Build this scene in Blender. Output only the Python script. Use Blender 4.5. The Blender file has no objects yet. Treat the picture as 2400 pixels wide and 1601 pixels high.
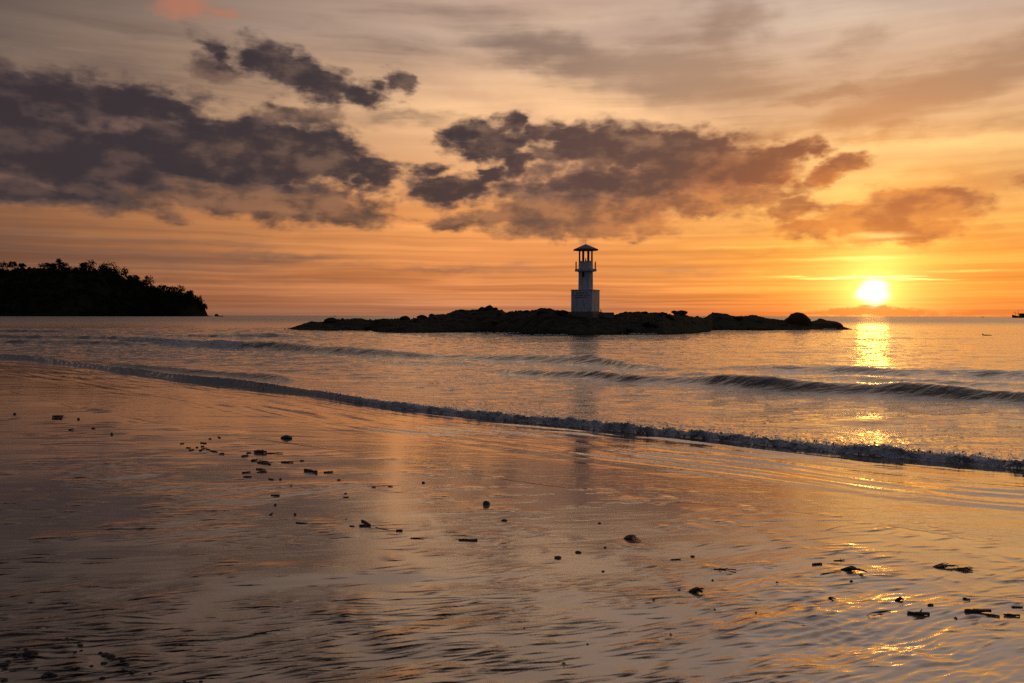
import bpy, bmesh, math, random
import numpy as np
from mathutils import Vector, Matrix, noise as mnoise

random.seed(7)
rng = np.random.default_rng(7)
scn = bpy.context.scene
C = scn.collection
R = math.radians

# ------------------------------------------------------------------ camera
CAM_H = 2.2
FPX = 2400 * 28.0 / 36.0            # focal length in photograph pixels
cam_d = bpy.data.cameras.new('camera')
cam_d.lens = 28.0
cam_d.sensor_width = 36.0
cam_d.clip_start = 0.05
cam_d.clip_end = 60000
cam = bpy.data.objects.new('camera', cam_d)
C.objects.link(cam)
PITCH = -math.atan(60.5 / FPX)
ROLL = R(0.0955)
CAM_M = Matrix.Rotation(math.pi / 2 + PITCH, 3, 'X') @ Matrix.Rotation(ROLL, 3, 'Z')
cam.matrix_world = Matrix.Translation((0, 0, CAM_H)) @ CAM_M.to_4x4()
scn.camera = cam


def ray(px, py):
    d = CAM_M @ Vector(((px - 1200) / FPX, (800.5 - py) / FPX, -1.0))
    return d.normalized()


def azel(px, py):
    d = ray(px, py)
    return math.atan2(d.x, d.y), math.asin(d.z)


# ------------------------------------------------------------------ sky
SUN_AZ, SUN_EL = azel(2046, 683)
SUN_DIR = Vector((math.sin(SUN_AZ) * math.cos(SUN_EL), math.cos(SUN_AZ) * math.cos(SUN_EL), math.sin(SUN_EL)))


def lin(r, g=None, b=None):
    if g is None:
        r, g, b = r
    f = lambda c: (c / 255 / 12.92) if c / 255 <= 0.04045 else ((c / 255 + 0.055) / 1.055) ** 2.4
    return (f(r), f(g), f(b), 1.0)


class NT:
    """small helper that adds nodes and links them"""

    def __init__(self, tree):
        self.t = tree
        self.n = tree.nodes
        self.l = tree.links
        self.dim = '3D'

    def put(self, sock, v):
        if v is None:
            return
        if isinstance(v, bpy.types.NodeSocket):
            self.l.new(v, sock)
        else:
            if isinstance(v, (tuple, list)) and sock.type == 'VECTOR':
                v = tuple(v)[:3]
            sock.default_value = v

    def math(self, op, a, b=None, c=None, clamp=False):
        n = self.n.new('ShaderNodeMath')
        n.operation = op
        n.use_clamp = clamp
        for i, v in enumerate((a, b, c)):
            self.put(n.inputs[i], v)
        return n.outputs[0]

    def vmath(self, op, a, b=None, c=None, out=0):
        n = self.n.new('ShaderNodeVectorMath')
        n.operation = op
        for i, v in enumerate((a, b, c)):
            if v is not None:
                self.put(n.inputs[i], v)
        return n.outputs['Value'] if op in ('LENGTH', 'DOT_PRODUCT', 'DISTANCE') else n.outputs[0]

    def xyz(self, x, y, z=0.0):
        n = self.n.new('ShaderNodeCombineXYZ')
        for i, v in enumerate((x, y, z)):
            self.put(n.inputs[i], v)
        return n.outputs[0]

    def noise(self, vec, scale, detail=3.0, rough=0.5, distortion=0.0, color=False, lac=2.0):
        n = self.n.new('ShaderNodeTexNoise')
        n.noise_dimensions = self.dim
        self.put(n.inputs['Vector'], vec)
        self.put(n.inputs['Scale'], scale)
        n.inputs['Detail'].default_value = detail
        n.inputs['Roughness'].default_value = rough
        n.inputs['Lacunarity'].default_value = lac
        n.inputs['Distortion'].default_value = distortion
        return n.outputs['Color'] if color else n.outputs['Fac']

    def mapr(self, v, a, b, c=0.0, d=1.0, smooth=True):
        n = self.n.new('ShaderNodeMapRange')
        n.interpolation_type = 'SMOOTHSTEP' if smooth else 'LINEAR'
        n.clamp = True
        self.put(n.inputs['Value'], v)
        self.put(n.inputs['From Min'], a)
        self.put(n.inputs['From Max'], b)
        self.put(n.inputs['To Min'], c)
        self.put(n.inputs['To Max'], d)
        return n.outputs['Result']

    def ramp(self, v, stops, interp='LINEAR'):
        n = self.n.new('ShaderNodeValToRGB')
        cr = n.color_ramp
        cr.interpolation = interp
        while len(cr.elements) < len(stops):
            cr.elements.new(0.5)
        for e, (p, c) in zip(cr.elements, stops):
            e.position = p
            e.color = c
        self.put(n.inputs[0], v)
        return n.outputs[0]

    def mix(self, f, a, b, mode='MIX'):
        n = self.n.new('ShaderNodeMix')
        n.data_type = 'RGBA'
        n.blend_type = mode
        n.clamp_factor = True
        self.put(n.inputs[0], f)
        self.put(n.inputs[6], a)
        self.put(n.inputs[7], b)
        return n.outputs[2]

    def mapping(self, vec, loc=(0, 0, 0), rot=(0, 0, 0), scale=(1, 1, 1), kind='POINT'):
        n = self.n.new('ShaderNodeMapping')
        n.vector_type = kind
        self.put(n.inputs['Vector'], vec)
        n.inputs['Location'].default_value = loc
        n.inputs['Rotation'].default_value = rot
        n.inputs['Scale'].default_value = scale
        return n.outputs[0]


world = bpy.data.worlds.new('World')
scn.world = world
world.use_nodes = True
wt = world.node_tree
wt.nodes.clear()
W = NT(wt)
W.dim = '2D'
tc = wt.nodes.new('ShaderNodeTexCoord')
dirv = W.vmath('NORMALIZE', tc.outputs['Generated'])
sep = wt.nodes.new('ShaderNodeSeparateXYZ')
wt.links.new(dirv, sep.inputs[0])
az = W.math('ARCTAN2', sep.outputs[0], sep.outputs[1])
el = W.math('MAXIMUM', W.math('ARCSINE', sep.outputs[2]), 0.0)
P = W.xyz(az, el, 0.0)
sun_dot = W.vmath('DOT_PRODUCT', dirv, tuple(SUN_DIR))
sun_d = W.math('ARCCOSINE', W.math('MINIMUM', sun_dot, 0.9999999))      # radians from the sun

# -- clear air and high veil: colour by height, at four compass directions
def col_by_el(rows):
    """rows: (photo row, sRGB) from the horizon upwards; then the sky over the frame"""
    stops = []
    for y, c in rows:
        e = math.atan((740 - y) / FPX) if y is not None else None
        stops.append((min(1.0, max(0.0, e / 1.5708)), lin(c)))
    return stops

EL01 = W.math('DIVIDE', el, 1.5708)
over = lambda e, c: (e / 90.0, lin(c))
left = W.ramp(EL01, col_by_el([(738, (112, 76, 62)), (690, (122, 80, 62)), (600, (124, 83, 61)), (540, (140, 95, 68)), (480, (158, 108, 78)), (400, (140, 106, 86)), (300, (130, 108, 93)), (200, (118, 100, 89)), (100, (98, 84, 77)), (0, (72, 61, 60))])
              + [over(32, (68, 60, 61)), over(50, (76, 70, 72)), over(90, (98, 94, 98))])
mid = W.ramp(EL01, col_by_el([(738, (180, 117, 84)), (690, (208, 128, 78)), (600, (232, 146, 82)), (500, (240, 158, 90)), (400, (236, 172, 118)), (300, (236, 182, 135)), (200, (222, 177, 140)), (100, (198, 166, 145)), (0, (194, 162, 142))])
             + [over(32, (178, 150, 134)), over(52, (150, 131, 124)), over(90, (98, 94, 98))])
right = W.ramp(EL01, col_by_el([(738, (234, 126, 62)), (690, (246, 148, 64)), (600, (248, 164, 72)), (500, (248, 180, 98)), (400, (243, 188, 120)), (300, (228, 177, 131)), (200, (212, 172, 140)), (100, (200, 172, 153)), (0, (196, 170, 155))])
               + [over(32, (190, 167, 154)), over(52, (160, 142, 134)), over(90, (98, 94, 98))])
back = W.ramp(EL01, [(0.0, lin(74, 74, 84)), (0.15, lin(80, 82, 94)), (0.5, lin(80, 84, 96)), (1.0, lin(98, 94, 98))])
f_lm = W.mapr(az, R(-33), R(-3), smooth=False)
f_mr = W.mapr(az, R(2), R(22), smooth=True)
base = W.mix(f_mr, W.mix(f_lm, left, mid), right)
absd = W.math('ABSOLUTE', W.math('SUBTRACT', az, R(4)))
f_back = W.mapr(absd, R(36), R(105))
base = W.mix(f_back, base, back)

# -- streaks of cirrus: long bands, flatter towards the horizon
flat = W.xyz(W.math('MULTIPLY', az, 1.0), W.math('MULTIPLY', W.math('POWER', W.math('ADD', el, 0.02), 0.7), 3.2), 0.0)
warp0 = W.vmath('MULTIPLY_ADD', W.noise(flat, 5.0, 3.0, 0.55, color=True), (0.24, 0.035, 0.0), flat)
streak = W.noise(W.mapping(warp0, rot=(0, 0, R(4)), scale=(1.5, 9.0, 1)), 1.5, 3.5, 0.5)
streak2 = W.noise(W.mapping(warp0, loc=(3.1, 1.7, 0), rot=(0, 0, R(-5)), scale=(2.6, 34.0, 1)), 1.0, 3.5, 0.5)
low = W.mapr(el, R(1.5), R(9), 0.75, 0.05)
amp1 = W.math('MULTIPLY', W.mapr(streak, 0.30, 0.70, 0.80, 1.22), 1.0)
base = W.mix(W.math('MULTIPLY_ADD', low, 0.55, 0.22), base, W.vmath('MULTIPLY', base, W.xyz(amp1, W.math('POWER', amp1, 1.25), W.math('POWER', amp1, 1.3))))
amp2 = W.mapr(streak2, 0.34, 0.70, 0.84, 1.22)
base = W.mix(low, base, W.vmath('MULTIPLY', base, W.xyz(amp2, W.math('POWER', amp2, 1.15), amp2)))

# -- brighter stretches of the high veil
svn = W.noise(W.mapping(warp0, loc=(7.7, 2.2, 0), rot=(0, 0, R(6)), scale=(5.0, 16.0, 1)), 1.0, 6.0, 0.6)
wn0 = W.vmath('SUBTRACT', W.noise(W.xyz(az, W.math('MULTIPLY', el, 2.0), 0.0), 16.0, 5.0, 0.55, color=True), (0.5, 0.5, 0.5))


def blob_field(vec, blobs):
    acc = None
    for i, (cx, cy, rx, ry, w, rot) in enumerate(blobs):
        a, e = azel(cx, cy)
        if i % 5 == 4:      # keeps the chain of nodes in order, which keeps the shader small
            vec = W.vmath('MULTIPLY_ADD', W.xyz(0.0, 0.0, acc), (0.0, 0.0, 1e-6), vec)
        m = W.mapping(vec, (a, e, 0), (0, 0, R(rot)), (rx / FPX, ry / FPX, 1), 'TEXTURE')
        d = W.math('MULTIPLY_ADD', W.vmath('LENGTH', m), -w, w)
        acc = d if acc is None else W.math('SMOOTH_MAX', acc, d, 0.12)
    return acc


veil = blob_field(W.vmath('MULTIPLY_ADD', wn0, (0.10, 0.03, 0.0), P),
                  [(1330, 235, 430, 62, 1, -13), (1000, 260, 300, 80, .8, 0), (1950, 330, 420, 60, .9, -3), (2120, 425, 330, 60, 1, 0), (1250, 60, 500, 40, .7, 4),
                   (1950, 50, 300, 70, .7, -10), (2250, 330, 260, 40, .8, 0), (1800, 250, 300, 26, .6, -6), (1050, 540, 420, 26, .6, 0), (750, 505, 220, 14, .8, -2), (560, 660, 420, 12, .5, 0)])
veil = W.mapr(W.math('ADD', veil, W.math('MULTIPLY_ADD', svn, 1.1, -0.55)), 0.0, 0.80, 1.0, 1.20)
base = W.vmath('MULTIPLY', base, W.xyz(veil, W.math('POWER', veil, 1.1), W.math('POWER', veil, 0.8)))

# -- the sun's glow through the thin cloud
g1 = W.math('EXPONENT', W.math('DIVIDE', sun_d, R(-1.75)))
g2 = W.math('EXPONENT', W.math('DIVIDE', sun_d, R(-4.5)))
sc1 = wt.nodes.new('ShaderNodeVectorMath'); sc1.operation = 'SCALE'; sc1.inputs[0].default_value = (1.7, 1.18, 0.28); wt.links.new(g1, sc1.inputs['Scale'])
sc2 = wt.nodes.new('ShaderNodeVectorMath'); sc2.operation = 'SCALE'; sc2.inputs[0].default_value = (0.30, 0.115, 0.0); wt.links.new(g2, sc2.inputs['Scale'])
glow = W.vmath('ADD', sc1.outputs[0], sc2.outputs[0])

# -- clouds: soft ellipses placed by compass direction, broken up by noise
pw = W.xyz(az, W.math('MULTIPLY', el, 2.0), 0.0)
wn = wn0
PW = W.vmath('MULTIPLY_ADD', wn, (0.066, 0.026, 0.0), P)


sheet_blobs = [
    # lower, thinner layers that take colour from the sun: left bank, middle bank, cloud over the sun
    (150, 300, 330, 120, .8, 0), (110, 440, 340, 52, .95, -3), (330, 420, 330, 60, .9, 0), (620, 465, 300, 58, .95, -4),
    (760, 490, 190, 42, .9, -4), (690, 275, 150, 36, .6, 0), (500, 160, 70, 40, .5, 0),
    (1420, 455, 320, 90, .95, 0), (1330, 515, 300, 52, 1, -3), (1620, 435, 260, 84, .9, 0), (1745, 455, 140, 44, .7, 0),
    (1060, 524, 95, 26, .75, 0), (1925, 412, 50, 28, .6, 20), (1150, 330, 130, 50, .55, 0),
    (2060, 505, 170, 48, 1, 3), (2140, 490, 135, 50, 1, 0), (2090, 538, 160, 42, .8, 4), (2240, 497, 80, 32, .55, -6),
    (1855, 492, 75, 26, .85, 8), (1900, 538, 90, 26, .8, 0),
]
dark_blobs = [
    # the bank goes on past the left of the frame
    (-330, 350, 260, 70, 1, 3), (-750, 420, 340, 60, 1, 0), (-600, 180, 200, 50, .8, 6), (2850, 400, 260, 50, .8, 0),
    # cumulus in front: left bank
    (15, 222, 75, 60, 1.1, 0), (200, 238, 200, 56, 1.15, 0), (355, 252, 120, 52, .9, -6), (60, 335, 190, 68, 1.15, 0),
    (120, 375, 280, 52, 1.2, -2), (420, 352, 240, 66, 1.3, 6), (620, 340, 240, 66, 1.3, -2), (755, 370, 110, 70, 1.15, 0),
    (540, 395, 280, 46, 1.1, 0), (875, 402, 85, 48, 1, 0), (60, 445, 200, 26, .6, -3),
    (640, 152, 105, 50, .85, -12), (725, 185, 105, 40, .8, -14), (530, 137, 70, 20, .55, -30), (835, 217, 95, 32, .72, -10),
    (942, 196, 42, 32, .95, 0),
    # middle bank
    (1125, 308, 95, 32, .9, 4), (1200, 287, 55, 22, .75, 0), (1295, 306, 90, 26, .9, 0), (1120, 350, 85, 28, .9, 3),
    (1195, 346, 55, 30, .85, 0), (1215, 385, 72, 30, .85, 30), (1160, 412, 42, 28, .8, 20), (1050, 444, 130, 34, 1.05, 4),
    (1450, 352, 225, 58, 1.35, -2), (1620, 372, 205, 66, 1.25, -3), (1780, 395, 110, 52, .9, 8), (1865, 360, 66, 28, .85, 10),
    (1560, 420, 200, 36, .7, 0), (1400, 432, 240, 40, .62, 0), (1010, 400, 42, 22, .55, 15),
    (1968, 388, 58, 27, .95, 24), (1935, 408, 32, 26, .7, 20),
]
soft_blobs = [
    # the thin brown sheets high on the right, and the wedge over the middle
    (2250, 190, 420, 62, .9, 9), (1930, 226, 230, 26, .8, 2), (2400, 130, 200, 70, .7, 12),
    (1990, 290, 190, 40, .75, 0), (2110, 285, 110, 45, .7, 0), (2300, 425, 220, 60, .6, 0), (1770, 315, 160, 26, .6, 6),
    (1330, 130, 420, 75, .75, -14), (1640, 190, 420, 95, .85, -12), (1690, 70, 150, 130, .7, 0), (1560, 100, 200, 80, .5, 0), (1000, 120, 300, 60, .3, -4),
    (940, 275, 170, 22, .6, 0), (1500, 290, 170, 16, .6, -4), (640, 600, 300, 20, .5, 0), (250, 150, 400, 120, .4, 0),
    (330, 600, 500, 60, .35, 0), (1650, 630, 320, 20, .4, 0), (1030, 630, 380, 16, .4, 0), (2350, 280, 200, 30, .4, 0),
    (2000, 110, 120, 30, .45, -6), (1870, 535, 320, 12, .5, 0), (2300, 560, 260, 26, .45, 3), (1850, 590, 220, 10, .45, 0),
]
fbm = W.noise(pw, 26.0, 8.0, 0.56, 0.0)
fbm_fine = W.noise(pw, 90.0, 5.0, 0.6)


def voro(vec, scale, detail):
    n = wt.nodes.new('ShaderNodeTexVoronoi')
    n.feature = 'F1'
    n.voronoi_dimensions = '2D'
    n.inputs['Scale'].default_value = scale
    n.inputs['Detail'].default_value = detail
    wt.links.new(vec, n.inputs['Vector'])
    return n.outputs['Distance']


puffs = voro(W.vmath('MULTIPLY_ADD', wn, (0.03, 0.03, 0.0), pw), 26.0, 2.0)      # rounded heads
edge = W.math('ADD', W.math('MULTIPLY_ADD', fbm, 0.75, -0.36), W.math('ADD', W.math('MULTIPLY_ADD', fbm_fine, 0.22, -0.11), W.math('MULTIPLY_ADD', puffs, -0.38, 0.16)))
prox = W.math('EXPONENT', W.math('MULTIPLY', W.math('MULTIPLY', sun_d, sun_d), -1.0 / (R(15) ** 2)))
soft_col = W.ramp(prox, [(0.0, lin(96, 78, 74)), (0.12, lin(146, 117, 99)), (0.4, lin(166, 124, 94)), (0.8, lin(214, 128, 62)), (1.0, lin(240, 150, 60))])
PS = W.vmath('MULTIPLY_ADD', wn, (0.10, 0.030, 0.0), P)
sfld = blob_field(PS, soft_blobs)
a_soft = W.mapr(W.math('ADD', sfld, W.math('MULTIPLY_ADD', svn, 1.0, -0.45)), -0.05, 0.75, 0.0, 0.72)
sky = W.mix(a_soft, base, soft_col)
lump = W.noise(W.vmath('ADD', pw, (0.0, 0.022, 0.4)), 19.0, 6.0, 0.55)
# lower sheets
shf = W.math('ADD', blob_field(PW, sheet_blobs), W.math('MULTIPLY_ADD', edge, 0.8, 0.23))
a_sheet = W.math('MULTIPLY', W.mapr(shf, 0.04, 0.52), W.mapr(lump, 0.30, 0.66, 0.97, 0.72))
sh_c1 = W.ramp(prox, [(0.0, lin(80, 62, 59)), (0.10, lin(104, 75, 66)), (0.35, lin(138, 86, 64)), (0.7, lin(160, 94, 64)), (0.9, lin(184, 102, 60)), (1.0, lin(225, 130, 56))])
sh_c2 = W.ramp(prox, [(0.0, lin(104, 78, 70)), (0.10, lin(132, 92, 74)), (0.35, lin(180, 104, 66)), (0.7, lin(196, 108, 60)), (0.9, lin(214, 120, 60)), (1.0, lin(245, 150, 60))])
sky = W.mix(a_sheet, sky, W.mix(W.mapr(lump, 0.42, 0.66), sh_c1, sh_c2))
# cumulus
dens = W.math('ADD', blob_field(PW, dark_blobs), W.math('ADD', edge, 0.29))
a_dark = W.mapr(dens, -0.02, 0.56)
a_dark = W.math('MULTIPLY', a_dark, W.mapr(lump, 0.40, 0.72, 0.98, 0.84))
cl_hi = W.ramp(prox, [(0.0, lin(88, 71, 70)), (0.10, lin(118, 88, 78)), (0.35, lin(142, 94, 74)), (0.7, lin(190, 108, 64)), (1.0, lin(240, 150, 60))])
cl_lo = W.ramp(prox, [(0.0, lin(57, 47, 52)), (0.10, lin(84, 62, 61)), (0.35, lin(100, 70, 62)), (0.7, lin(150, 88, 60)), (1.0, lin(220, 120, 50))])
sh = W.math('SUBTRACT', W.mapr(dens, 0.10, 0.70), W.mapr(lump, 0.46, 0.76, 0.0, 0.6), clamp=True)
sky = W.mix(a_dark, sky, W.mix(sh, cl_hi, cl_lo))
a_any = W.math('MAXIMUM', a_dark, a_sheet)
# salmon puff at the top, still lit
puff = blob_field(PW, [(440, 18, 90, 42, 1, 0), (520, 28, 60, 20, .7, 0)])
a_puff = W.mapr(W.math('ADD', puff, W.math('MULTIPLY', edge, 0.8)), -0.1, 0.7, 0.0, 0.65)
sky = W.mix(a_puff, sky, lin(190, 118, 90))
# the glow is dimmed where cloud stands before it
sky = W.vmath('ADD', sky, W.vmath('MULTIPLY', glow, W.xyz(*[W.math('MULTIPLY_ADD', a_any, -0.9, 1.0)] * 3)))
# bright edges of the bars of cloud round the sun
glints = blob_field(W.vmath('MULTIPLY_ADD', wn, (0.05, 0.004, 0.0), P),
                    [(2000, 651, 210, 4.5, 1, 0), (2150, 655, 120, 3.5, .8, -1), (1860, 649, 90, 4, .7, 0), (2290, 635, 140, 5, .5, 0),
                     (1980, 605, 300, 8, .40, 0), (2060, 568, 220, 12, .45, 2), (1500, 556, 260, 6, .4, 1), (1730, 580, 240, 6, .4, 0),
                     (2060, 555, 110, 16, .6, 0), (1880, 480, 260, 14, .4, 0), (700, 655, 260, 5, .4, 0), (230, 622, 300, 5, .35, 0)])
gl = W.mapr(W.math('ADD', glints, W.math('MULTIPLY_ADD', svn, 0.8, -0.45)), 0.05, 0.7)
gl_c = W.ramp(prox, [(0.0, (0.14, 0.06, 0.02, 1)), (0.5, (0.28, 0.15, 0.03, 1)), (0.9, (0.5, 0.42, 0.10, 1)), (1.0, (0.7, 0.62, 0.28, 1))])
gsc = wt.nodes.new('ShaderNodeVectorMath'); gsc.operation = 'SCALE'; wt.links.new(gl_c, gsc.inputs[0]); wt.links.new(gl, gsc.inputs['Scale'])
sky = W.vmath('ADD', sky, gsc.outputs[0])
# a bar of distant cloud on the horizon under the sun
bar = blob_field(W.vmath('MULTIPLY_ADD', wn, (0.03, 0.008, 0.0), P), [(2050, 732, 190, 15, 1, 0), (2060, 723, 60, 8, .8, 0), (1880, 733, 260, 8, .6, 0), (2300, 736, 300, 10, .6, 0)])
a_bar = W.mapr(W.math('ADD', bar, W.math('MULTIPLY_ADD', fbm_fine, 0.7, -0.35)), 0.1, 0.55, 0.0, 0.8)
sky = W.mix(a_bar, sky, lin(236, 128, 56))
# the disc, spread by the thin cloud in front of it
dwarp = W.math('ADD', W.vmath('LENGTH', W.mapping(P, (SUN_AZ, SUN_EL, 0), (0, 0, 0), (1.08, 0.92, 1), 'TEXTURE')), W.math('MULTIPLY_ADD', W.noise(W.mapping(P, scale=(30, 110, 1)), 1.0, 3.0, 0.5), R(0.9), R(-0.45)))
disc = W.mapr(dwarp, R(0.55), R(1.22), 1.0, 0.0)
dsc = wt.nodes.new('ShaderNodeVectorMath'); dsc.operation = 'SCALE'; dsc.inputs[0].default_value = (1.3, 1.15, 0.85); wt.links.new(disc, dsc.inputs['Scale'])
sky = W.vmath('ADD', sky, dsc.outputs[0])

nish = wt.nodes.new('ShaderNodeTexSky')
nish.sky_type = 'NISHITA'
nish.sun_disc = False
nish.sun_elevation = SUN_EL
nish.sun_rotation = SUN_AZ
nish.air_density = 1.0
nish.dust_density = 2.0
bg1 = wt.nodes.new('ShaderNodeBackground')
wt.links.new(sky, bg1.inputs['Color'])
bg1.inputs['Strength'].default_value = 1.0
bg2 = wt.nodes.new('ShaderNodeBackground')
wt.links.new(nish.outputs[0], bg2.inputs['Color'])
bg2.inputs['Strength'].default_value = 0.004
addw = wt.nodes.new('ShaderNodeAddShader')
wt.links.new(bg1.outputs[0], addw.inputs[0])
wt.links.new(bg2.outputs[0], addw.inputs[1])
wout = wt.nodes.new('ShaderNodeOutputWorld')
wt.links.new(addw.outputs[0], wout.inputs['Surface'])
world.cycles.sampling_method = 'MANUAL'
world.cycles.sample_map_resolution = 1024

# ------------------------------------------------------------------ sun and exposure
sun_l = bpy.data.lights.new('sun', 'SUN')
sun_l.energy = 0.024
sun_l.color = (1.0, 0.34, 0.035)
sun_l.angle = R(1.8)
sun = bpy.data.objects.new('sun', sun_l)
C.objects.link(sun)
sun.rotation_euler = SUN_DIR.to_track_quat('Z', 'Y').to_euler()
scn.view_settings.view_transform = 'Standard'
scn.view_settings.look = 'None'
scn.view_settings.gamma = 1.0
scn.view_settings.use_curve_mapping = False
scn.view_settings.exposure = 0.0
scn.cycles.max_bounces = 4
scn.cycles.use_denoising = False
scn.cycles.sample_clamp_indirect = 4.0


# ------------------------------------------------------------------ helpers
def tag(o, label=None, cat=None, group=None, kind=None):
    if label: o['label'] = label
    if cat: o['category'] = cat
    if group: o['group'] = group
    if kind: o['kind'] = kind
    return o


def empty(name, loc, rotz=0.0):
    o = bpy.data.objects.new(name, None)
    C.objects.link(o)
    o.location = loc
    o.rotation_euler = (0, 0, rotz)
    o.empty_display_size = 0.2
    return o


def link(name, me, mat=None, parent=None, loc=None, rot=None):
    o = bpy.data.objects.new(name, me)
    C.objects.link(o)
    if mat and not me.materials: me.materials.append(mat)
    if parent: o.parent = parent
    if loc is not None: o.location = loc
    if rot is not None: o.rotation_euler = rot
    return o


def bm_obj(name, bm, mat, parent=None, loc=None, rot=None, smooth=False):
    me = bpy.data.meshes.new(name)
    bm.to_mesh(me)
    bm.free()
    if smooth:
        for p in me.polygons: p.use_smooth = True
    return link(name, me, mat, parent, loc, rot)


def np_mesh(name, V, F, attrs=None, smooth=True):
    """V (n,3), F (m,4) or (m,3) arrays"""
    me = bpy.data.meshes.new(name)
    k = F.shape[1]
    me.vertices.add(len(V))
    me.vertices.foreach_set('co', V.astype(np.float32).ravel())
    me.loops.add(F.size)
    me.loops.foreach_set('vertex_index', F.astype(np.int32).ravel())
    me.polygons.add(len(F))
    me.polygons.foreach_set('loop_start', np.arange(0, F.size, k, dtype=np.int32))
    me.polygons.foreach_set('loop_total', np.full(len(F), k, dtype=np.int32))
    if smooth:
        me.polygons.foreach_set('use_smooth', np.ones(len(F), dtype=bool))
    me.update(calc_edges=True)
    for an, av in (attrs or {}).items():
        at = me.attributes.new(an, 'FLOAT', 'POINT')
        at.data.foreach_set('value', av.astype(np.float32).ravel())
    return me


def compact(V, F, attrs):
    used = np.zeros(len(V), bool)
    used[F.ravel()] = True
    idx = np.cumsum(used) - 1
    return V[used], idx[F], {k: v.ravel()[used] for k, v in attrs.items()}


PERM = rng.permutation(1024).astype(np.int64)
GA = rng.uniform(0, 2 * math.pi, 1024)
GX, GY = np.cos(GA), np.sin(GA)


def pn(x, y, seed=0):
    """gradient noise, about -0.7..0.7"""
    x = np.asarray(x, float); y = np.asarray(y, float)
    xi = np.floor(x).astype(np.int64); yi = np.floor(y).astype(np.int64)
    xf = x - xi; yf = y - yi
    u = xf * xf * xf * (xf * (xf * 6 - 15) + 10)
    v = yf * yf * yf * (yf * (yf * 6 - 15) + 10)

    def g(ix, iy, fx, fy):
        h = PERM[(PERM[(ix + seed * 131) & 1023] + iy) & 1023]
        return GX[h] * fx + GY[h] * fy
    a = g(xi, yi, xf, yf); b = g(xi + 1, yi, xf - 1, yf)
    c = g(xi, yi + 1, xf, yf - 1); d = g(xi + 1, yi + 1, xf - 1, yf - 1)
    return (a + u * (b - a)) * (1 - v) + (c + u * (d - c)) * v


def fbm2(x, y, oct=4, seed=0, gain=0.5):
    s = 0.0; a = 1.0
    for o in range(oct):
        s = s + a * pn(x * 2 ** o + 17.3 * o, y * 2 ** o - 9.1 * o, seed + o)
        a *= gain
    return s


def sstep(a, b, x):
    t = np.clip((np.asarray(x, float) - a) / (b - a), 0, 1)
    return t * t * (3 - 2 * t)


def on_plane(px, py, z=0.0):
    d = ray(px, py)
    t = (z - CAM_H) / d.z
    return d.x * t, d.y * t


def curve_of(pts, extra=True):
    """pixel polyline on the water plane -> x, y arrays with straight extensions"""
    w = [on_plane(*p[:2]) for p in pts]
    xs = np.array([p[0] for p in w]); ys = np.array([p[1] for p in w])
    if extra:
        s0 = (ys[1] - ys[0]) / (xs[1] - xs[0]) * 0.6
        s1 = (ys[-1] - ys[-2]) / (xs[-1] - xs[-2])
        xs = np.concatenate([[xs[0] - 400], xs, [xs[-1] + 60]])
        ys = np.concatenate([[ys[0] - 400 * s0], ys, [ys[-1] + 60 * s1]])
    return xs, ys


FOAM = curve_of([(0, 838), (102, 846), (204, 860), (316, 879), (442, 892), (578, 908), (697, 917), (800, 938), (902, 956), (1021, 968), (1140, 982), (1276, 995), (1378, 1007), (1480, 1016), (1600, 1026), (1736, 1039), (1872, 1055), (2008, 1067), (2144, 1080), (2280, 1092), (2400, 1101)])
_fx = np.arange(-420.0, 70.0, 0.05)
_fy = np.interp(_fx, *FOAM)


def _smooth(v, sig):
    k_ = np.exp(-0.5 * (np.arange(-int(4 * sig / .05), int(4 * sig / .05) + 1) * .05 / sig) ** 2); k_ /= k_.sum()
    pad = len(k_) // 2
    return np.convolve(np.pad(v, pad, mode='reflect', reflect_type='odd'), k_, mode='valid')


_wl = np.clip((-_fx - 2) / 8.0, 0, 1)
_fy = _smooth(_fy, 0.5) * (1 - _wl) + _smooth(_fy, 2.6) * _wl
yfoam = lambda x: np.interp(x, _fx, _fy)
SLOPE = 0.028


def shore_d(x, y):
    return (yfoam(x) - y) * 0.76


def sand_base(x, y):
    d = shore_d(x, y)
    return np.where(d > 0, SLOPE * np.minimum(d, 26) + 0.02 * np.maximum(d - 26, 0) * 0.5, np.maximum(0.05 * d, -2.5)) - 0.004


def at_sand(px, py):
    d = ray(px, py)
    t = -CAM_H / d.z
    for _ in range(30):
        z = float(sand_base(d.x * t, d.y * t))
        t = 0.5 * t + 0.5 * (z - CAM_H) / d.z
    return Vector((d.x * t, d.y * t, z))


SW = [at_sand(*p) for p in [(0, 880), (296, 938), (600, 985), (900, 1030), (1200, 1075), (1500, 1112), (1800, 1138), (2042, 1172), (2280, 1212), (2400, 1230)]]
SWX = np.array([-400 + SW[0].x] + [p.x for p in SW] + [SW[-1].x + 60])
SWY = np.array([SW[0].y + 240 * 0.8] + [p.y for p in SW] + [SW[-1].y - 60 * 0.7])
yswash = lambda x: np.minimum(np.interp(x, SWX, SWY), yfoam(x) - 0.6)


# ------------------------------------------------------------------ materials
def new_mat(name):
    m = bpy.data.materials.new(name)
    m.use_nodes = True
    t = m.node_tree
    b = t.nodes['Principled BSDF']
    return m, NT(t), b


def attr(n, name):
    a = n.n.new('ShaderNodeAttribute')
    a.attribute_name = name
    return a.outputs['Fac']


def bump(n, height, strength, dist, normal=None):
    b = n.n.new('ShaderNodeBump')
    n.put(b.inputs['Height'], height)
    n.put(b.inputs['Strength'], strength)
    n.put(b.inputs['Distance'], dist)
    if normal is not None: n.put(b.inputs['Normal'], normal)
    return b.outputs[0]


def objco(n):
    t = n.n.new('ShaderNodeTexCoord')
    return t.outputs['Object']


SHORE_A = math.atan2(-0.655, 0.755)      # heading of the waterline

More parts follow.
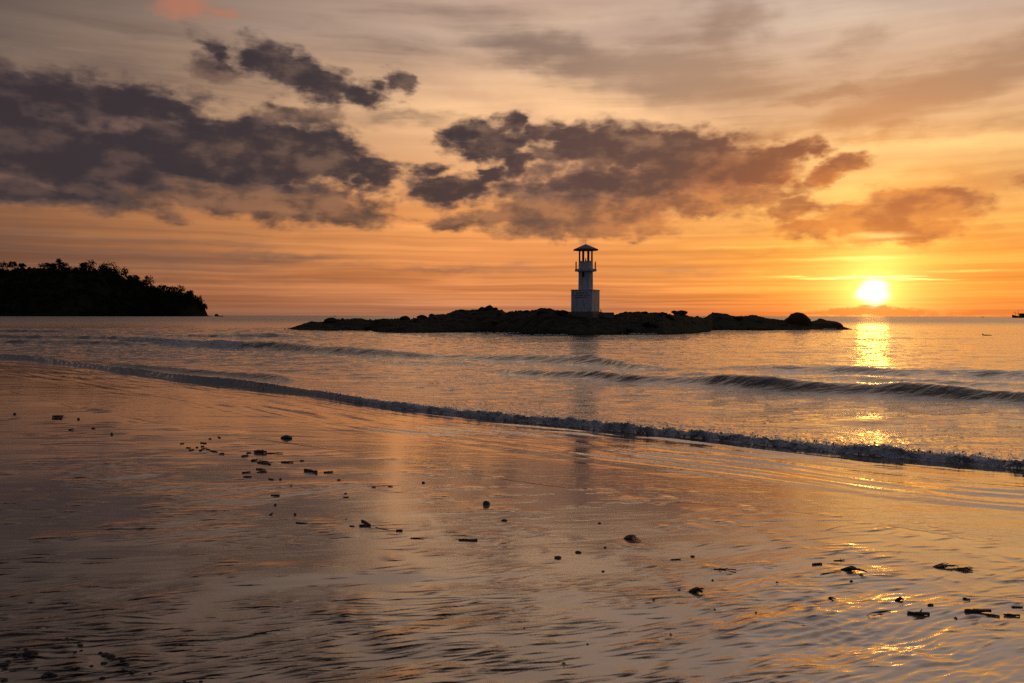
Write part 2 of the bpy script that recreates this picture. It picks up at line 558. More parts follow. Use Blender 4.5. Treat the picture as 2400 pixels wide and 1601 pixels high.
mat_sea, n, b = new_mat('sea_water')
co = objco(n)
film = attr(n, 'film')
foam_a = attr(n, 'foam')
cs = n.mapping(co, rot=(0, 0, R(22)), scale=(1.0, 2.6, 1.0))
r1 = n.noise(cs, 1.1, 4.0, 0.55, 0.3)
r2 = n.noise(n.mapping(co, rot=(0, 0, R(12)), scale=(1.0, 2.2, 1.0)), 4.2, 4.0, 0.6, 0.2)
r3 = n.noise(co, 26.0, 3.0, 0.6)
sea_amp = n.mapr(film, 0.0, 0.6, 1.0, 0.10)
far = attr(n, 'far')
r0 = n.noise(n.mapping(co, rot=(0, 0, R(16)), scale=(0.6, 2.2, 1.0)), 0.28, 3.0, 0.6)
h = n.math('ADD', n.math('MULTIPLY', n.math('MULTIPLY', r0, n.math('MULTIPLY_ADD', far, 0.05, 0.16)), 1.0), 0.0)
h = n.math('ADD', n.math('ADD', h, n.math('MULTIPLY', r1, 0.060)), n.math('ADD', n.math('MULTIPLY', r2, 0.030), n.math('MULTIPLY', r3, 0.0016)))
nb = bump(n, n.math('MULTIPLY', h, sea_amp), 1.0, 1.0)
fo = n.noise(co, 34.0, 5.0, 0.65)
fo_m = n.mapr(n.math('ADD', foam_a, n.math('MULTIPLY_ADD', fo, 1.1, -0.55)), 0.35, 0.75)
wcol = n.mix(film, (0.018, 0.020, 0.024, 1), (0.11, 0.080, 0.060, 1))
n.put(b.inputs['Base Color'], n.mix(fo_m, wcol, (0.36, 0.36, 0.38, 1)))
n.put(b.inputs['Roughness'], n.math('MAXIMUM', n.math('MULTIPLY', fo_m, 0.7), n.math('MULTIPLY_ADD', far, 0.30, 0.05)))
n.put(b.inputs['IOR'], n.math('MULTIPLY_ADD', film, 0.6, 1.5))
n.put(b.inputs['Normal'], nb)
n.put(b.inputs['Coat Weight'], n.math('SUBTRACT', 1.0, fo_m))
n.put(b.inputs['Coat Roughness'], n.math('MULTIPLY_ADD', far, 0.30, 0.05))
b.inputs['Coat IOR'].default_value = 1.45
n.put(b.inputs['Coat Normal'], nb)

mat_foam, n, b = new_mat('sea_foam')
co = objco(n)
n.put(b.inputs['Base Color'], n.mix(n.mapr(n.noise(co, 3.5, 5.0, 0.6), 0.36, 0.62), (0.14, 0.14, 0.16, 1), (0.56, 0.55, 0.57, 1)))
b.inputs['Roughness'].default_value = 0.5
n.put(b.inputs['Normal'], bump(n, n.noise(co, 120.0, 3.0), 0.6, 0.01))

mat_sand, n, b = new_mat('wet_sand')
co = objco(n)
dry = attr(n, 'dry')
sx = n.mapping(co, rot=(0, 0, R(-14)), scale=(0.5, 3.8, 1.0))
flowwarp = n.vmath('MULTIPLY_ADD', n.noise(sx, 0.9, 3.0, 0.5, color=True), (0.7, 0.7, 0.0), sx)
s1 = n.noise(flowwarp, 2.3, 5.0, 0.55, 0.4)
s2 = n.noise(n.mapping(flowwarp, scale=(1.0, 1.5, 1.0)), 9.0, 5.0, 0.62, 0.6)
s3 = n.noise(co, 90.0, 4.0, 0.7)
s4 = n.noise(co, 0.55, 4.0, 0.5)
hh = n.math('ADD', n.math('MULTIPLY', s1, 0.0010), n.math('ADD', n.math('MULTIPLY', s2, 0.0004), n.math('MULTIPLY', s3, 0.0004)))
relief = attr(n, 'relief')
nb = bump(n, n.math('MULTIPLY', hh, n.math('MULTIPLY_ADD', relief, 0.9, 0.1)), 1.0, 1.0)
grain = n.noise(co, 600.0, 2.0, 0.7)
cc = n.mix(n.mapr(s1, 0.3, 0.7), (0.21, 0.160, 0.110, 1), (0.30, 0.230, 0.160, 1))
cc = n.mix(n.mapr(grain, 0.35, 0.7, 0.0, 0.45), cc, (0.10, 0.08, 0.065, 1))
land_dark = attr(n, 'land_dark')
cc = n.mix(land_dark, cc, (0.045, 0.040, 0.038, 1))
shade_miner = attr(n, 'shade_mineral')
cc = n.mix(shade_miner, cc, (0.010, 0.010, 0.012, 1))  # scour shade and dark grains go into the base colour together
n.put(b.inputs['Base Color'], cc)
wetr = n.mapr(n.math('ADD', n.math('MULTIPLY', s4, 0.55), n.math('MULTIPLY', s1, 0.45)), 0.38, 0.62, 0.03, 0.10)
n.put(b.inputs['Roughness'], n.math('ADD', n.math('ADD', wetr, n.math('MULTIPLY', dry, 0.28)), n.math('MULTIPLY', shade_miner, 0.35)))
n.put(b.inputs['IOR'], n.math('SUBTRACT', n.math('MULTIPLY_ADD', land_dark, -0.7, 2.3), n.math('MULTIPLY', shade_miner, 0.9), clamp=False))
n.put(b.inputs['Coat Weight'], n.math('MULTIPLY', n.math('SUBTRACT', 1.0, land_dark, clamp=True), n.math('SUBTRACT', 1.0, shade_miner, clamp=True)))
b.inputs['Coat Roughness'].default_value = 0.03
b.inputs['Coat IOR'].default_value = 1.75
n.put(b.inputs['Coat Normal'], nb)
n.put(b.inputs['Normal'], nb)


def simple(name, c1, c2, scale, rough=0.7, bscale=None, bstr=0.6, bdist=0.02, ior=1.45, spec=0.5):
    m, n, b = new_mat(name)
    co = objco(n)
    nz = n.noise(co, scale, 5.0, 0.6)
    n.put(b.inputs['Base Color'], n.mix(n.mapr(nz, 0.3, 0.7), c1 + (1,), c2 + (1,)))
    b.inputs['Roughness'].default_value = rough
    b.inputs['IOR'].default_value = ior
    b.inputs['Specular IOR Level'].default_value = spec
    n.put(b.inputs['Normal'], bump(n, n.noise(co, bscale or scale * 3, 5.0, 0.6), bstr, bdist))
    return m


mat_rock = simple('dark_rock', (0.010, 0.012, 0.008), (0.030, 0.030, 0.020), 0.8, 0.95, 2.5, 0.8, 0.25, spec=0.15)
mat_rock_haze = simple('haze_tinted_rock', (0.045, 0.024, 0.011), (0.075, 0.042, 0.02), 0.8, 0.95, 2.5, 0.8, 0.25, spec=0.15)  # warm haze near the sun painted into the rock colour
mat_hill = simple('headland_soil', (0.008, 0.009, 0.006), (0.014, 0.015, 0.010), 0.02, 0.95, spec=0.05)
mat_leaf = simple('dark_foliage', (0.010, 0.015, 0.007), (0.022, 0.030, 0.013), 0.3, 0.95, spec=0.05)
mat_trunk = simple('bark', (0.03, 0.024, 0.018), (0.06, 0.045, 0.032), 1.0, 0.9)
mat_wood = simple('wet_driftwood', (0.022, 0.016, 0.012), (0.055, 0.040, 0.028), 30, 0.55, 90, 0.8, 0.004)
mat_twig = simple('red_brown_twig', (0.045, 0.020, 0.012), (0.09, 0.045, 0.026), 40, 0.5, 90, 0.6, 0.002)
mat_stone = simple('wet_stone', (0.018, 0.017, 0.017), (0.05, 0.046, 0.042), 25, 0.45, 70, 0.7, 0.004)
mat_weed = simple('seaweed', (0.012, 0.012, 0.008), (0.035, 0.028, 0.015), 40, 0.5, 90, 0.5, 0.002)
mat_shell = simple('pale_shell', (0.55, 0.36, 0.30), (0.72, 0.58, 0.50), 60, 0.25, 150, 0.4, 0.001)
mat_boat = simple('dark_hull', (0.03, 0.022, 0.02), (0.06, 0.05, 0.045), 0.6, 0.6)
mat_boat_red = simple('red_hull', (0.16, 0.03, 0.02), (0.2, 0.05, 0.03), 0.6, 0.6)
mat_roof = simple('roof_tile', (0.10, 0.12, 0.14), (0.17, 0.19, 0.21), 3.0, 0.7, 9, 0.5, 0.03)
mat_iron = simple('rusty_iron', (0.09, 0.045, 0.028), (0.16, 0.085, 0.05), 6, 0.7)
mat_dark = simple('dark_opening', (0.008, 0.008, 0.009), (0.014, 0.014, 0.015), 5, 0.9)
mat_conc = simple('old_concrete', (0.10, 0.075, 0.055), (0.20, 0.16, 0.12), 3, 0.9)
mat_letter = simple('faded_blue_lettering', (0.03, 0.035, 0.05), (0.07, 0.075, 0.09), 14, 0.8)
mat_lamp = simple('brass_lamp', (0.45, 0.30, 0.06), (0.5, 0.34, 0.08), 10, 0.3)

mat_white, n, b = new_mat('weathered_white_paint')
co = objco(n)
stain = n.noise(n.mapping(co, scale=(2.0, 2.0, 0.5)), 1.6, 6.0, 0.62, 0.3)
blotch = n.noise(co, 3.2, 6.0, 0.65)
drip = n.noise(n.mapping(co, scale=(7.0, 7.0, 0.4)), 1.3, 3.0, 0.55)
c = n.mix(n.mapr(stain, 0.46, 0.66), (0.44, 0.45, 0.48, 1), (0.27, 0.27, 0.29, 1))
c = n.mix(n.mapr(blotch, 0.56, 0.70, 0, 0.7), c, (0.24, 0.23, 0.22, 1))
c = n.mix(n.mapr(drip, 0.60, 0.72, 0, 0.6), c, (0.20, 0.14, 0.10, 1))
n.put(b.inputs['Base Color'], c)
b.inputs['Roughness'].default_value = 0.7
n.put(b.inputs['Normal'], bump(n, blotch, 0.3, 0.03))


# ------------------------------------------------------------------ sea
def polar(rs, th):
    RR, TT = np.meshgrid(rs, th, indexing='ij')
    X = RR * np.sin(TT); Y = RR * np.cos(TT)
    nr, nt = RR.shape
    i = np.arange(nr - 1)[:, None] * nt + np.arange(nt - 1)[None, :]
    F = np.stack([i, i + 1, i + nt + 1, i + nt], -1).reshape(-1, 4)[:, ::-1]
    return X, Y, F


fine_th = np.radians(np.arange(-36.5, 36.51, 0.13))
side = np.radians(np.concatenate([np.arange(36.9, 46, 0.5), np.arange(46.5, 112, 2.0)]))
th = np.concatenate([-side[::-1], fine_th, side])
rs = np.concatenate([7.0 * np.exp(np.arange(0, math.log(16 / 7.0), 0.0046)), 16.05 * np.exp(np.arange(0, math.log(60 / 16.05), 0.0030)), 60.2 * np.exp(np.arange(0, math.log(150 / 60.2), 0.0040)), 150 * np.exp(np.arange(0.03, math.log(120), 0.045)), [20000.0]])
X, Y, F = polar(rs, th)

WAVES = [  # pixel polyline of each crest with its height in metres, front and back width
    ([(250, 800, .0), (330, 803, .22), (450, 812, .30), (560, 816, .42), (640, 817, .46), (740, 824, .34), (900, 832, .30), (1000, 838, .22), (1100, 842, .20), (1250, 846, .30), (1400, 852, .34), (1480, 862, .16), (1600, 866, .10), (1720, 863, .12), (1850, 868, .16), (1980, 872, .22), (2100, 878, .2), (2250, 880, .26), (2400, 886, .26)], .75, 3.0),
    ([(1080, 866, .0), (1180, 872, .10), (1300, 880, .18), (1400, 886, .22), (1500, 893, .20), (1620, 898, .22), (1740, 905, .30), (1830, 910, .31), (1900, 914, .28), (1980, 918, .24), (2060, 922, .26), (2180, 927, .30), (2300, 934, .24), (2400, 942, .22)], .42, 1.5),
    ([(-200, 776, .3), (0, 778, .30), (140, 779, .25), (260, 780, .05), (420, 788, .1), (520, 790, .3), (640, 790, .32), (760, 792, .05)], 0.55, 4.0),
    ([(-200, 790, .3), (0, 792, .28), (150, 793, .25), (300, 795, .2), (420, 797, .1), (560, 800, .0)], 0.5, 3.5),
    ([(-200, 802, .22), (0, 803, .22), (160, 805, .22), (290, 808, .2), (420, 812, .0)], .45, 2.2),
    ([(150, 850, .0), (300, 862, .12), (420, 871, .14), (540, 880, .12), (640, 889, .16), (700, 893, .02), (760, 897, 0)], .35, 1.4),
    ([(1500, 876, 0), (1640, 880, .10), (1780, 884, .06), (1900, 885, .08), (2100, 893, .12), (2280, 900, .12), (2400, 905, .1)], .5, 1.4),
    ([(880, 850, .0), (950, 850, .10), (1080, 851, .09), (1180, 864, .08), (1260, 868, .0)], .5, 1.6),
]


def sea_height(X, Y):
    Rr = np.hypot(X, Y)
    yf = yfoam(X); ys = yswash(X)
    q = (Y - yf) * 0.76
    # open water: short crests that run along the shore and small chop
    a = R(18)
    U = X * math.cos(a) + Y * math.sin(a); V = -X * math.sin(a) + Y * math.cos(a)
    open_f = sstep(0.2, 7, q)
    rougher = 1 + 1.6 * sstep(2, -30, X)
    swell = 0.030 * fbm2(U * .10, V * .42, 2, 3) * 2 + 0.030 * fbm2(U * .30, V * 1.05, 3, 11) * rougher
    swell = swell + 0.10 * fbm2(U * .022, V * .085, 2, 33) * sstep(14, 45, q)
    chop = 0.014 * fbm2(U * .8, V * 2.4, 3, 21) * rougher
    fadefar = 1 / (1 + (Rr / 900.0) ** 2)
    z = (swell + chop) * (0.30 + 0.7 * open_f) * fadefar
    z = np.where(q > 0, z * sstep(-0.1, 1.2, q) + 0.25 * z, 0)
    foam = np.zeros_like(z)
    for k, (pts, wf, wb) in enumerate(WAVES):
        xs, yy = curve_of([p[:2] for p in pts], extra=False)
        hs = np.array([p[2] for p in pts])
        order = np.argsort(xs)
        yc = np.interp(X, xs[order], yy[order]) + 0.35 * pn(X * .45, np.full_like(X, k * 3.3), 40 + k) * wf * 2
        H = np.interp(X, xs[order], hs[order], left=hs[order][0] if k in (2, 3, 4) else 0.0, right=hs[order][-1] if k in (0, 1, 6) else 0.0)
        md = 0.45 if k == 1 else 1.0
        H = H * (1.08 + md * (0.32 * pn(X * 0.4, Y * 0.08 + k * 7.7, 60 + k) + 0.25 * pn(X * 1.3, Y * 0.3, 70 + k)))
        d = (Y - yc) * 0.85
        prof = np.where(d > 0, np.exp(-(d / wb) ** 2), np.exp(-(d / wf) ** 2))
        trough = -0.12 * np.exp(-((d + 2.1 * wf) / (1.2 * wf)) ** 2)
        z = z + H * (prof + trough)
        rip = pn(X * 1.6, Y * 5.0, 80 + k) + 0.5 * pn(X * 4, Y * 9, 85 + k)
        z = z + 0.07 * H * rip * np.exp(-(d / wb) ** 2)
        if k == 0:
            xr = X * 20 / np.maximum(Y, 1)
            left_break = sstep(-6.4, -7.0, xr) * sstep(-10.3, -9.3, xr) * np.exp(-((d - .3) / 1.9) ** 2)
            foam = np.maximum(foam, 0.9 * left_break)
    # shore break: a low bore whose front is the foam line
    lf = np.interp(X, [-30, -12, 0, 5, 10], [0.22, 0.20, 0.13, 0.12, 0.14])
    lr = sstep(-9, 4, X)
    lump = 1 + 0.45 * pn(X * .3, Y * .1, 89) + lr * (0.55 * pn(X * 1.3, Y * 1.3, 90) + 0.45 * pn(X * 4.0, Y * 4.0, 91))
    edge_w = 0.5 * (1 - lr) * pn(X * .25, Y * .1, 94) + lr * (0.12 * pn(X * 1.6, Y * .4, 92) + 0.06 * pn(X * 5.0, Y * 2.0, 93))
    qq = q + edge_w
    bore = lf * lump * sstep(-0.03 - 0.05 * lr, 0.03 + 0.02 * lr, qq) * np.exp(-np.maximum(qq, 0) / 0.8)
    rough = (0.03 + 0.03 * lr) * fbm2(X * 4.5, Y * 6.5, 4, 95, 0.6) * sstep(-0.08, 0.1, qq) * np.exp(-np.maximum(qq - .1, 0) / (0.5 + 0.4 * lr))
    # thin sheet running up the sand
    k = (yf - Y) / np.maximum(yf - ys, 0.3)
    sb = sand_base(X, Y)
    swash_rip = 0.012 * pn(X * 0.45 + 4, (yf - Y) * 2.4 + 1.3 * pn(X * .25, Y * .25, 98), 97) + 0.006 * pn(X * 0.8, (yf - Y) * 5.5 + pn(X * .4, Y * .4, 96), 99)
    rd = 1 - 3.0 * np.abs(pn(X * .30 + 9, (yf - Y) * 1.5 + 1.0 * pn(X * .3, Y * .3, 105), 106))
    swash_rip = swash_rip + 0.020 * np.clip(rd, 0, 1) ** 2 * sstep(-0.15, 0.25, pn(X * .22, Y * .35, 108) + .1)
    wig = 0.14 * pn(X * 0.5, Y * 0.5, 103) + 0.05 * pn(X * 1.8, Y * 1.8, 104)
    thick = 0.012 * np.clip(1 - (k + wig) / 1.0, -2.0, 1.0) + swash_rip * sstep(1.05, 0.7, k) * sstep(0.0, 0.15, k)
    filmz = sb + 0.006 + thick
    zz = np.where(qq > -0.12, np.maximum(z + bore + rough, np.where(k > 0, filmz, -9)), filmz)
    wid = 0.16 + 0.10 * pn(X * .7, Y * .1, 107)
    foam = np.maximum(foam, 0.9 * sstep(-0.06, 0.0, qq) * sstep(wid + .12, wid - .06, qq) * sstep(-13, 1, X))
    foam = np.maximum(foam, 0.22 * sstep(0.0, 0.2, qq) * np.exp(-np.maximum(qq - 0.2, 0) / 0.9) * sstep(-13, 1, X))
    return zz, k, foam


Z, K, FO = sea_height(X, Y)
film = np.clip(K * 5 + 0.6, 0, 1) * (K > -0.4)
keep = (K.ravel()[F] < 1.35).any(1) & (yfoam(X).ravel()[F] - Y.ravel()[F] < 60).any(1)
V = np.stack([X, Y, Z], -1).reshape(-1, 3)
V, F, A = compact(V, F[keep], {'film': film, 'foam': FO, 'far': sstep(45, 420, np.hypot(X, Y)) * (K < 0)})
tag(link('sea', np_mesh('sea', V, F, A), mat_sea), kind='structure')

# ------------------------------------------------------------------ beach
fine = np.radians(np.arange(-37, 37.01, 0.115))
side = np.radians(np.concatenate([np.arange(37.4, 46, 0.5), np.arange(47, 181, 4.0)]))
th = np.concatenate([-side[::-1], fine, side])
r_in = np.concatenate([[0.05], 0.3 * np.exp(np.arange(0, math.log(2.6 / 0.3), 0.12))])
r_f = np.concatenate([2.62 * np.exp(np.arange(0, math.log(3.7 / 2.62), 0.006)), 3.7 * np.exp(np.arange(0.001, math.log(12 / 3.7), 0.0017)), 12.02 * np.exp(np.arange(0.001, math.log(20 / 12.02), 0.003))])
r_o = r_f[-1] * np.exp(np.arange(0.006, math.log(300 / r_f[-1]), 0.0075))
r_o = np.concatenate([r_o[r_o < 55], [58, 65, 80, 110, 160, 240, 400, 900, 2500]])
rs = np.concatenate([r_in, r_f, r_o])
X, Y, F = polar(rs, th)
B = sand_base(X, Y)
ysw = yswash(X)
dsw = (ysw - Y) * 0.76                      # metres landward of the swash edge
relief = sstep(-0.1, 2.6, dsw)
a = R(14)
U = X * math.cos(a) + Y * math.sin(a); Vv = -X * math.sin(a) + Y * math.cos(a)
rel = 0.008 * fbm2(U * .40, Vv * .8, 2, 201) + 0.0012 * fbm2(U * .6, Vv * 4.2, 3, 205) + 0.0003 * fbm2(U * 2.5, Vv * 14, 2, 209)
# smooth bars and hollows left of the middle, close to the camera
bar = fbm2(U * .42 + 3.1, Vv * .9, 2, 215)
rel = rel + 0.03 * sstep(0.02, 0.5, bar) * sstep(3.0, 6.5, dsw) * sstep(9.0, 4.5, np.hypot(X, Y))
Zs = B + rel * relief

# patches of small current ripples, strongest where the shallow runnel drains at the right
pr = at_sand(2010, 1480)
patch = 1.15 * np.exp(-(((X - pr.x) / .85) ** 2 + ((Y - pr.y) / 1.25) ** 2))
patch = np.clip(patch * (0.8 + 0.9 * pn(X * 1.5, Y * 1.5, 250)) + 0.35 * sstep(0.12, 0.4, pn(X * .5, Y * .6, 251)) * sstep(1, 4, dsw), 0, 1.2)
a2 = R(28)
U2 = X * math.cos(a2) + Y * math.sin(a2); V2 = -X * math.sin(a2) + Y * math.cos(a2)
wv = 0.5 * pn(U2 * 1.3, V2 * 1.3, 252)
rl = np.clip(1 - 2.4 * np.abs(pn(U2 * 2.6 + wv, V2 * 11 + 2 * wv, 253)), 0, 1) + 0.5 * np.clip(1 - 2.4 * np.abs(pn(U2 * 5.5 + wv, V2 * 22 + 3 * wv, 254)), 0, 1)
Zs = Zs + 0.0115 * patch * rl + 0.055 * np.minimum(patch, 1) * pn(U2 * .75 + wv, V2 * 2.3 + wv, 256)

# scour marks: a short steep face towards the land and a long tail behind
NM = 2000
cnt = 0
shade_mineral = np.zeros_like(X)
while cnt < NM:
    px = rng.uniform(-200, 2600); py = 930 + 690 * rng.random() ** 0.85
    p = at_sand(px, py)
    dd = (float(yswash(p.x)) - p.y) * 0.76
    if dd < 0.35: continue
    dens = float(pn(p.x * .55, p.y * .55, 220)) + 0.25
    if rng.random() > 0.30 + 1.1 * dens: continue
    # marks come in short echelons, one behind the other
    ang = R(rng.normal(15, 7)) * (1.0 if px < 1500 else 1.2)
    for e_ in range(int(rng.choice([1, 1, 2, 3, 4], p=[.35, .2, .2, .15, .1]))):
        cnt += 1
        near = p.length
        if e_:
            p = p + Vector((rng.uniform(-.02, .16), -rng.uniform(.05, .12) * (.5 + near * .08), 0)) * (0.7 + near * .04)
            near = p.length
        L = rng.lognormal(math.log(0.13), 0.45) * (0.6 + near * 0.07)
        w = rng.uniform(0.009, 0.020) * (0.55 + near * 0.07)
        H = w * rng.uniform(0.10, 0.28)
        an_ = ang + R(rng.normal(0, 4))
        ca, sa = math.cos(an_), math.sin(an_)
        ext = L * 1.3 + 0.12
        rr = math.hypot(p.x, p.y); t0 = math.atan2(p.x, p.y)
        i0, i1 = np.searchsorted(rs, [rr - ext, rr + ext]); j0, j1 = np.searchsorted(th, [t0 - ext / rr, t0 + ext / rr])
        if i1 - i0 < 2 or j1 - j0 < 2: continue
        xx = X[i0:i1, j0:j1] - p.x; yy = Y[i0:i1, j0:j1] - p.y
        aa = xx * ca + yy * sa; bb = -xx * sa + yy * ca
        bb = bb + aa * aa / L * rng.uniform(-.10, .14) + 0.25 * w * pn(aa * 14, aa * 0 + cnt, 222)
        skew = aa / L + 0.25
        wa = w * np.clip(1 - np.where(skew > 0, skew / 1.1, skew / .75 * -1) ** 1.5, 0.02, 1)      # tapers to both tips
        env = np.clip(1.15 * (1 - np.abs(aa / L)), 0, 1) ** 0.8
        f = np.where(bb < 0, sstep(-1.0, 0, bb / wa), np.exp(-bb / (6 * w)))
        fade = min(1, dd / 1.2)
        Zs[i0:i1, j0:j1] += H * env * f * fade
        face = sstep(-1.35, -0.9, bb / wa) * sstep(0.35, 0.0, bb / wa) * env ** .6 * rng.uniform(.55, 1.1)  # shade of the steep face, with dark grains, painted near-black
        shade_mineral[i0:i1, j0:j1] = np.maximum(shade_mineral[i0:i1, j0:j1], face * fade)
dry = sstep(7.5, 12.5, dsw + 1.6 * pn(X * .5, Y * .5, 230) - 0.10 * X)
k = (yfoam(X) - Y) / np.maximum(yfoam(X) - ysw, 0.3)
keep = (k.ravel()[F] > 0.55).any(1)
V = np.stack([X, Y, Zs], -1).reshape(-1, 3)
land_dark = 0.95 * sstep(2.0, 9.5, dsw - 0.35 * X - 1.2 + 1.5 * pn(X * .4, Y * .4, 240))  # sand colour gets darker landward and towards the left
V, F, A = compact(V, F[keep], {'dry': dry, 'relief': relief, 'land_dark': land_dark, 'shade_mineral': shade_mineral})
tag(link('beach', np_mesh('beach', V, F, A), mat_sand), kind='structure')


def lerp_grid(px, py):
    return at_sand(px, py)


def sand_z(x, y):
    r = math.hypot(x, y); t = math.atan2(x, y)
    i = int(np.clip(np.searchsorted(rs, r), 1, len(rs) - 1)); j = int(np.clip(np.searchsorted(th, t), 1, len(th) - 1))
    return float(Zs[i - 1:i + 1, j - 1:j + 1].mean())


# ------------------------------------------------------------------ foam of the shore break and the breaking crest
ICO_V = None
bm = bmesh.new()
bmesh.ops.create_icosphere(bm, subdivisions=1, radius=1.0)
ICO_V = np.array([v.co[:] for v in bm.verts]); ICO_F = np.array([[v.index for v in f.verts] for f in bm.faces])
bm.free()


def blobs(name, pts, radii, mat, squash=0.75, seed=0):
    g = np.random.default_rng(seed)
    nb = len(pts)
    q = g.normal(size=(nb, 4)); q /= np.linalg.norm(q, axis=1)[:, None]
    w, x, y, z = q.T
    M = np.stack([1 - 2 * (y * y + z * z), 2 * (x * y - z * w), 2 * (x * z + y * w), 2 * (x * y + z * w), 1 - 2 * (x * x + z * z), 2 * (y * z - x * w), 2 * (x * z - y * w), 2 * (y * z + x * w), 1 - 2 * (x * x + y * y)], -1).reshape(nb, 3, 3)
    st = g.uniform(0.6, 1.35, (nb, 1, 3))
    v = np.einsum('nij,nkj->nki', M, ICO_V[None] * st) * np.asarray(radii)[:, None, None]
    v[..., 2] *= squash
    v += np.asarray(pts)[:, None, :]
    f = ICO_F[None] + (np.arange(nb) * len(ICO_V))[:, None, None]
    return np_mesh(name, v.reshape(-1, 3), f.reshape(-1, 3), smooth=True)


def surf_z(x, y):
    z, _, _ = sea_height(x, y)
    return z


NB = 60000
u = rng.random(NB)
phi = np.interp(u, [0, .25, .5, .75, 1], [-200, 850, 1500, 2000, 2600])
fx = []
xs_tab, ys_tab = FOAM
lp = np.array([on_plane(p, 1000)[0] for p in phi])
# walk the foam line by direction from the shore, then place in metres
px_tab = 1200 + FPX * xs_tab[1:-1] / ys_tab[1:-1]
fx = np.interp(phi, px_tab, xs_tab[1:-1])
fx = np.where(phi > 2400, xs_tab[-2] + (phi - 2400) * 0.006, fx)
fx = np.where(phi < 0, xs_tab[1] + phi * 0.02, fx)
wid = 0.10 + 0.12 * pn(fx * .7, fx * 0, 303) + 0.05 * pn(fx * 2.6, fx * 0, 305)
fq = rng.random(NB) ** 1.3 * np.clip(wid, 0.05, 1) - 0.05 + np.where(rng.random(NB) < .10, rng.exponential(0.3, NB), 0)
fy = yfoam(fx) + fq / 0.76
dens = sstep(-12, 4, fx) * np.clip(0.85 + 0.8 * pn(fx * .9, fx * 0, 301), 0.3, 1)
lz = surf_z(fx, fy)
rad = np.where(rng.random(NB) < .10, rng.uniform(0.012, 0.020, NB), rng.uniform(0.004, 0.011, NB))
keepb = (rng.random(NB) < dens) & (pn(fx * 2.3, fy * 3.1, 300) + .6 * pn(fx * 7, fy * 9, 304) > -0.42)
pts = np.stack([fx, fy, lz + rad * rng.uniform(-0.3, 0.6, NB)], -1)[keepb]
me = blobs('shore_break_foam', pts, rad[keepb], mat_foam, 0.8, 3)
tag(link('shore_break_foam', me, mat_foam), kind='stuff')

NB = 9000
t = rng.random(NB)
wpx = 280 + 290 * t; wpy = 801 + 15 * t + rng.normal(0, 1.6, NB) - rng.random(NB) * 6 * t
wp = np.array([on_plane(a_, b_) for a_, b_ in zip(wpx, wpy)])
wz = surf_z(wp[:, 0], wp[:, 1])
rad = rng.uniform(0.02, 0.05, NB)
me = blobs('breaking_wave_foam', np.stack([wp[:, 0], wp[:, 1], wz + rad * .3], -1), rad, mat_foam, 0.7, 5)
tag(link('breaking_wave_foam', me, mat_foam), kind='stuff')

wash = []
for (xa, xb, yw, nn) in ((1432, 1462, 783.5, 160), (1475, 1540, 786, 140), (1655, 1705, 773, 220), (1930, 1958, 773.5, 110), (868, 905, 774.5, 120), (1110, 1260, 782.5, 160), (1180, 1330, 787.5, 120)):
    for _ in range(nn):
        wx, wy = on_plane(rng.uniform(xa, xb), yw + rng.normal(0, .5))
        wash.append((wx, wy, 0.06 + rng.uniform(0, .12)))
me = blobs('islet_wash_foam', np.array(wash), rng.uniform(0.05, 0.13, len(wash)), mat_foam, 0.55, 9)
tag(link('islet_wash_foam', me, mat_foam), kind='stuff')

# ------------------------------------------------------------------ headland and its trees
HD = 1500.0
sky_line = [(-1500, 560), (-900, 590), (-400, 615), (0, 634), (77, 636), (143, 632), (217, 632), (265, 634), (283, 641), (311, 654), (332, 663), (362, 673), (388, 684), (434, 690), (457, 696), (472, 706), (480, 720), (483, 735), (496, 738.2), (510, 739)]
hx = np.array([(p[0] - 1200) / FPX * HD for p in sky_line]); hz = np.array([CAM_H + max(-3.0, 738.5 - p[1] - 3.0) / FPX * HD for p in sky_line])
gx = np.concatenate([np.linspace(-2150, -1000, 50), np.linspace(-990, hx[-1], 130)])
gy = np.linspace(-1, 1, 41)
GXm, GYm = np.meshgrid(gx, gy, indexing='ij')
Hr = np.interp(GXm, hx, hz)
width = 40 + 2.6 * Hr
HY = HD + GYm * width * np.where(GYm > 0, 0.22, 1.0) + 20 * pn(GXm * .012, GYm * 0, 400)
HZ = Hr * np.clip(1 - np.abs(GYm) ** 1.7, 0, 1) * (1 + 0.10 * fbm2(GXm * .02, HY * .02, 3, 401)) - 2.0 * (np.abs(GYm) > .97)
i = np.arange(len(gx) - 1)[:, None] * len(gy) + np.arange(len(gy) - 1)[None]
Fh = np.stack([i, i + len(gy), i + len(gy) + 1, i + 1], -1).reshape(-1, 4)
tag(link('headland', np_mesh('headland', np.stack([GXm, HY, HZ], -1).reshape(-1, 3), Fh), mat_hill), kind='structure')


def hill_z(x, y):
    h = np.interp(x, hx, hz); w = 40 + 2.6 * h
    return h * np.clip(1 - np.abs((y - HD) / np.where(np.asarray(y) > HD, 0.22 * w, w)) ** 1.7, 0, 1)


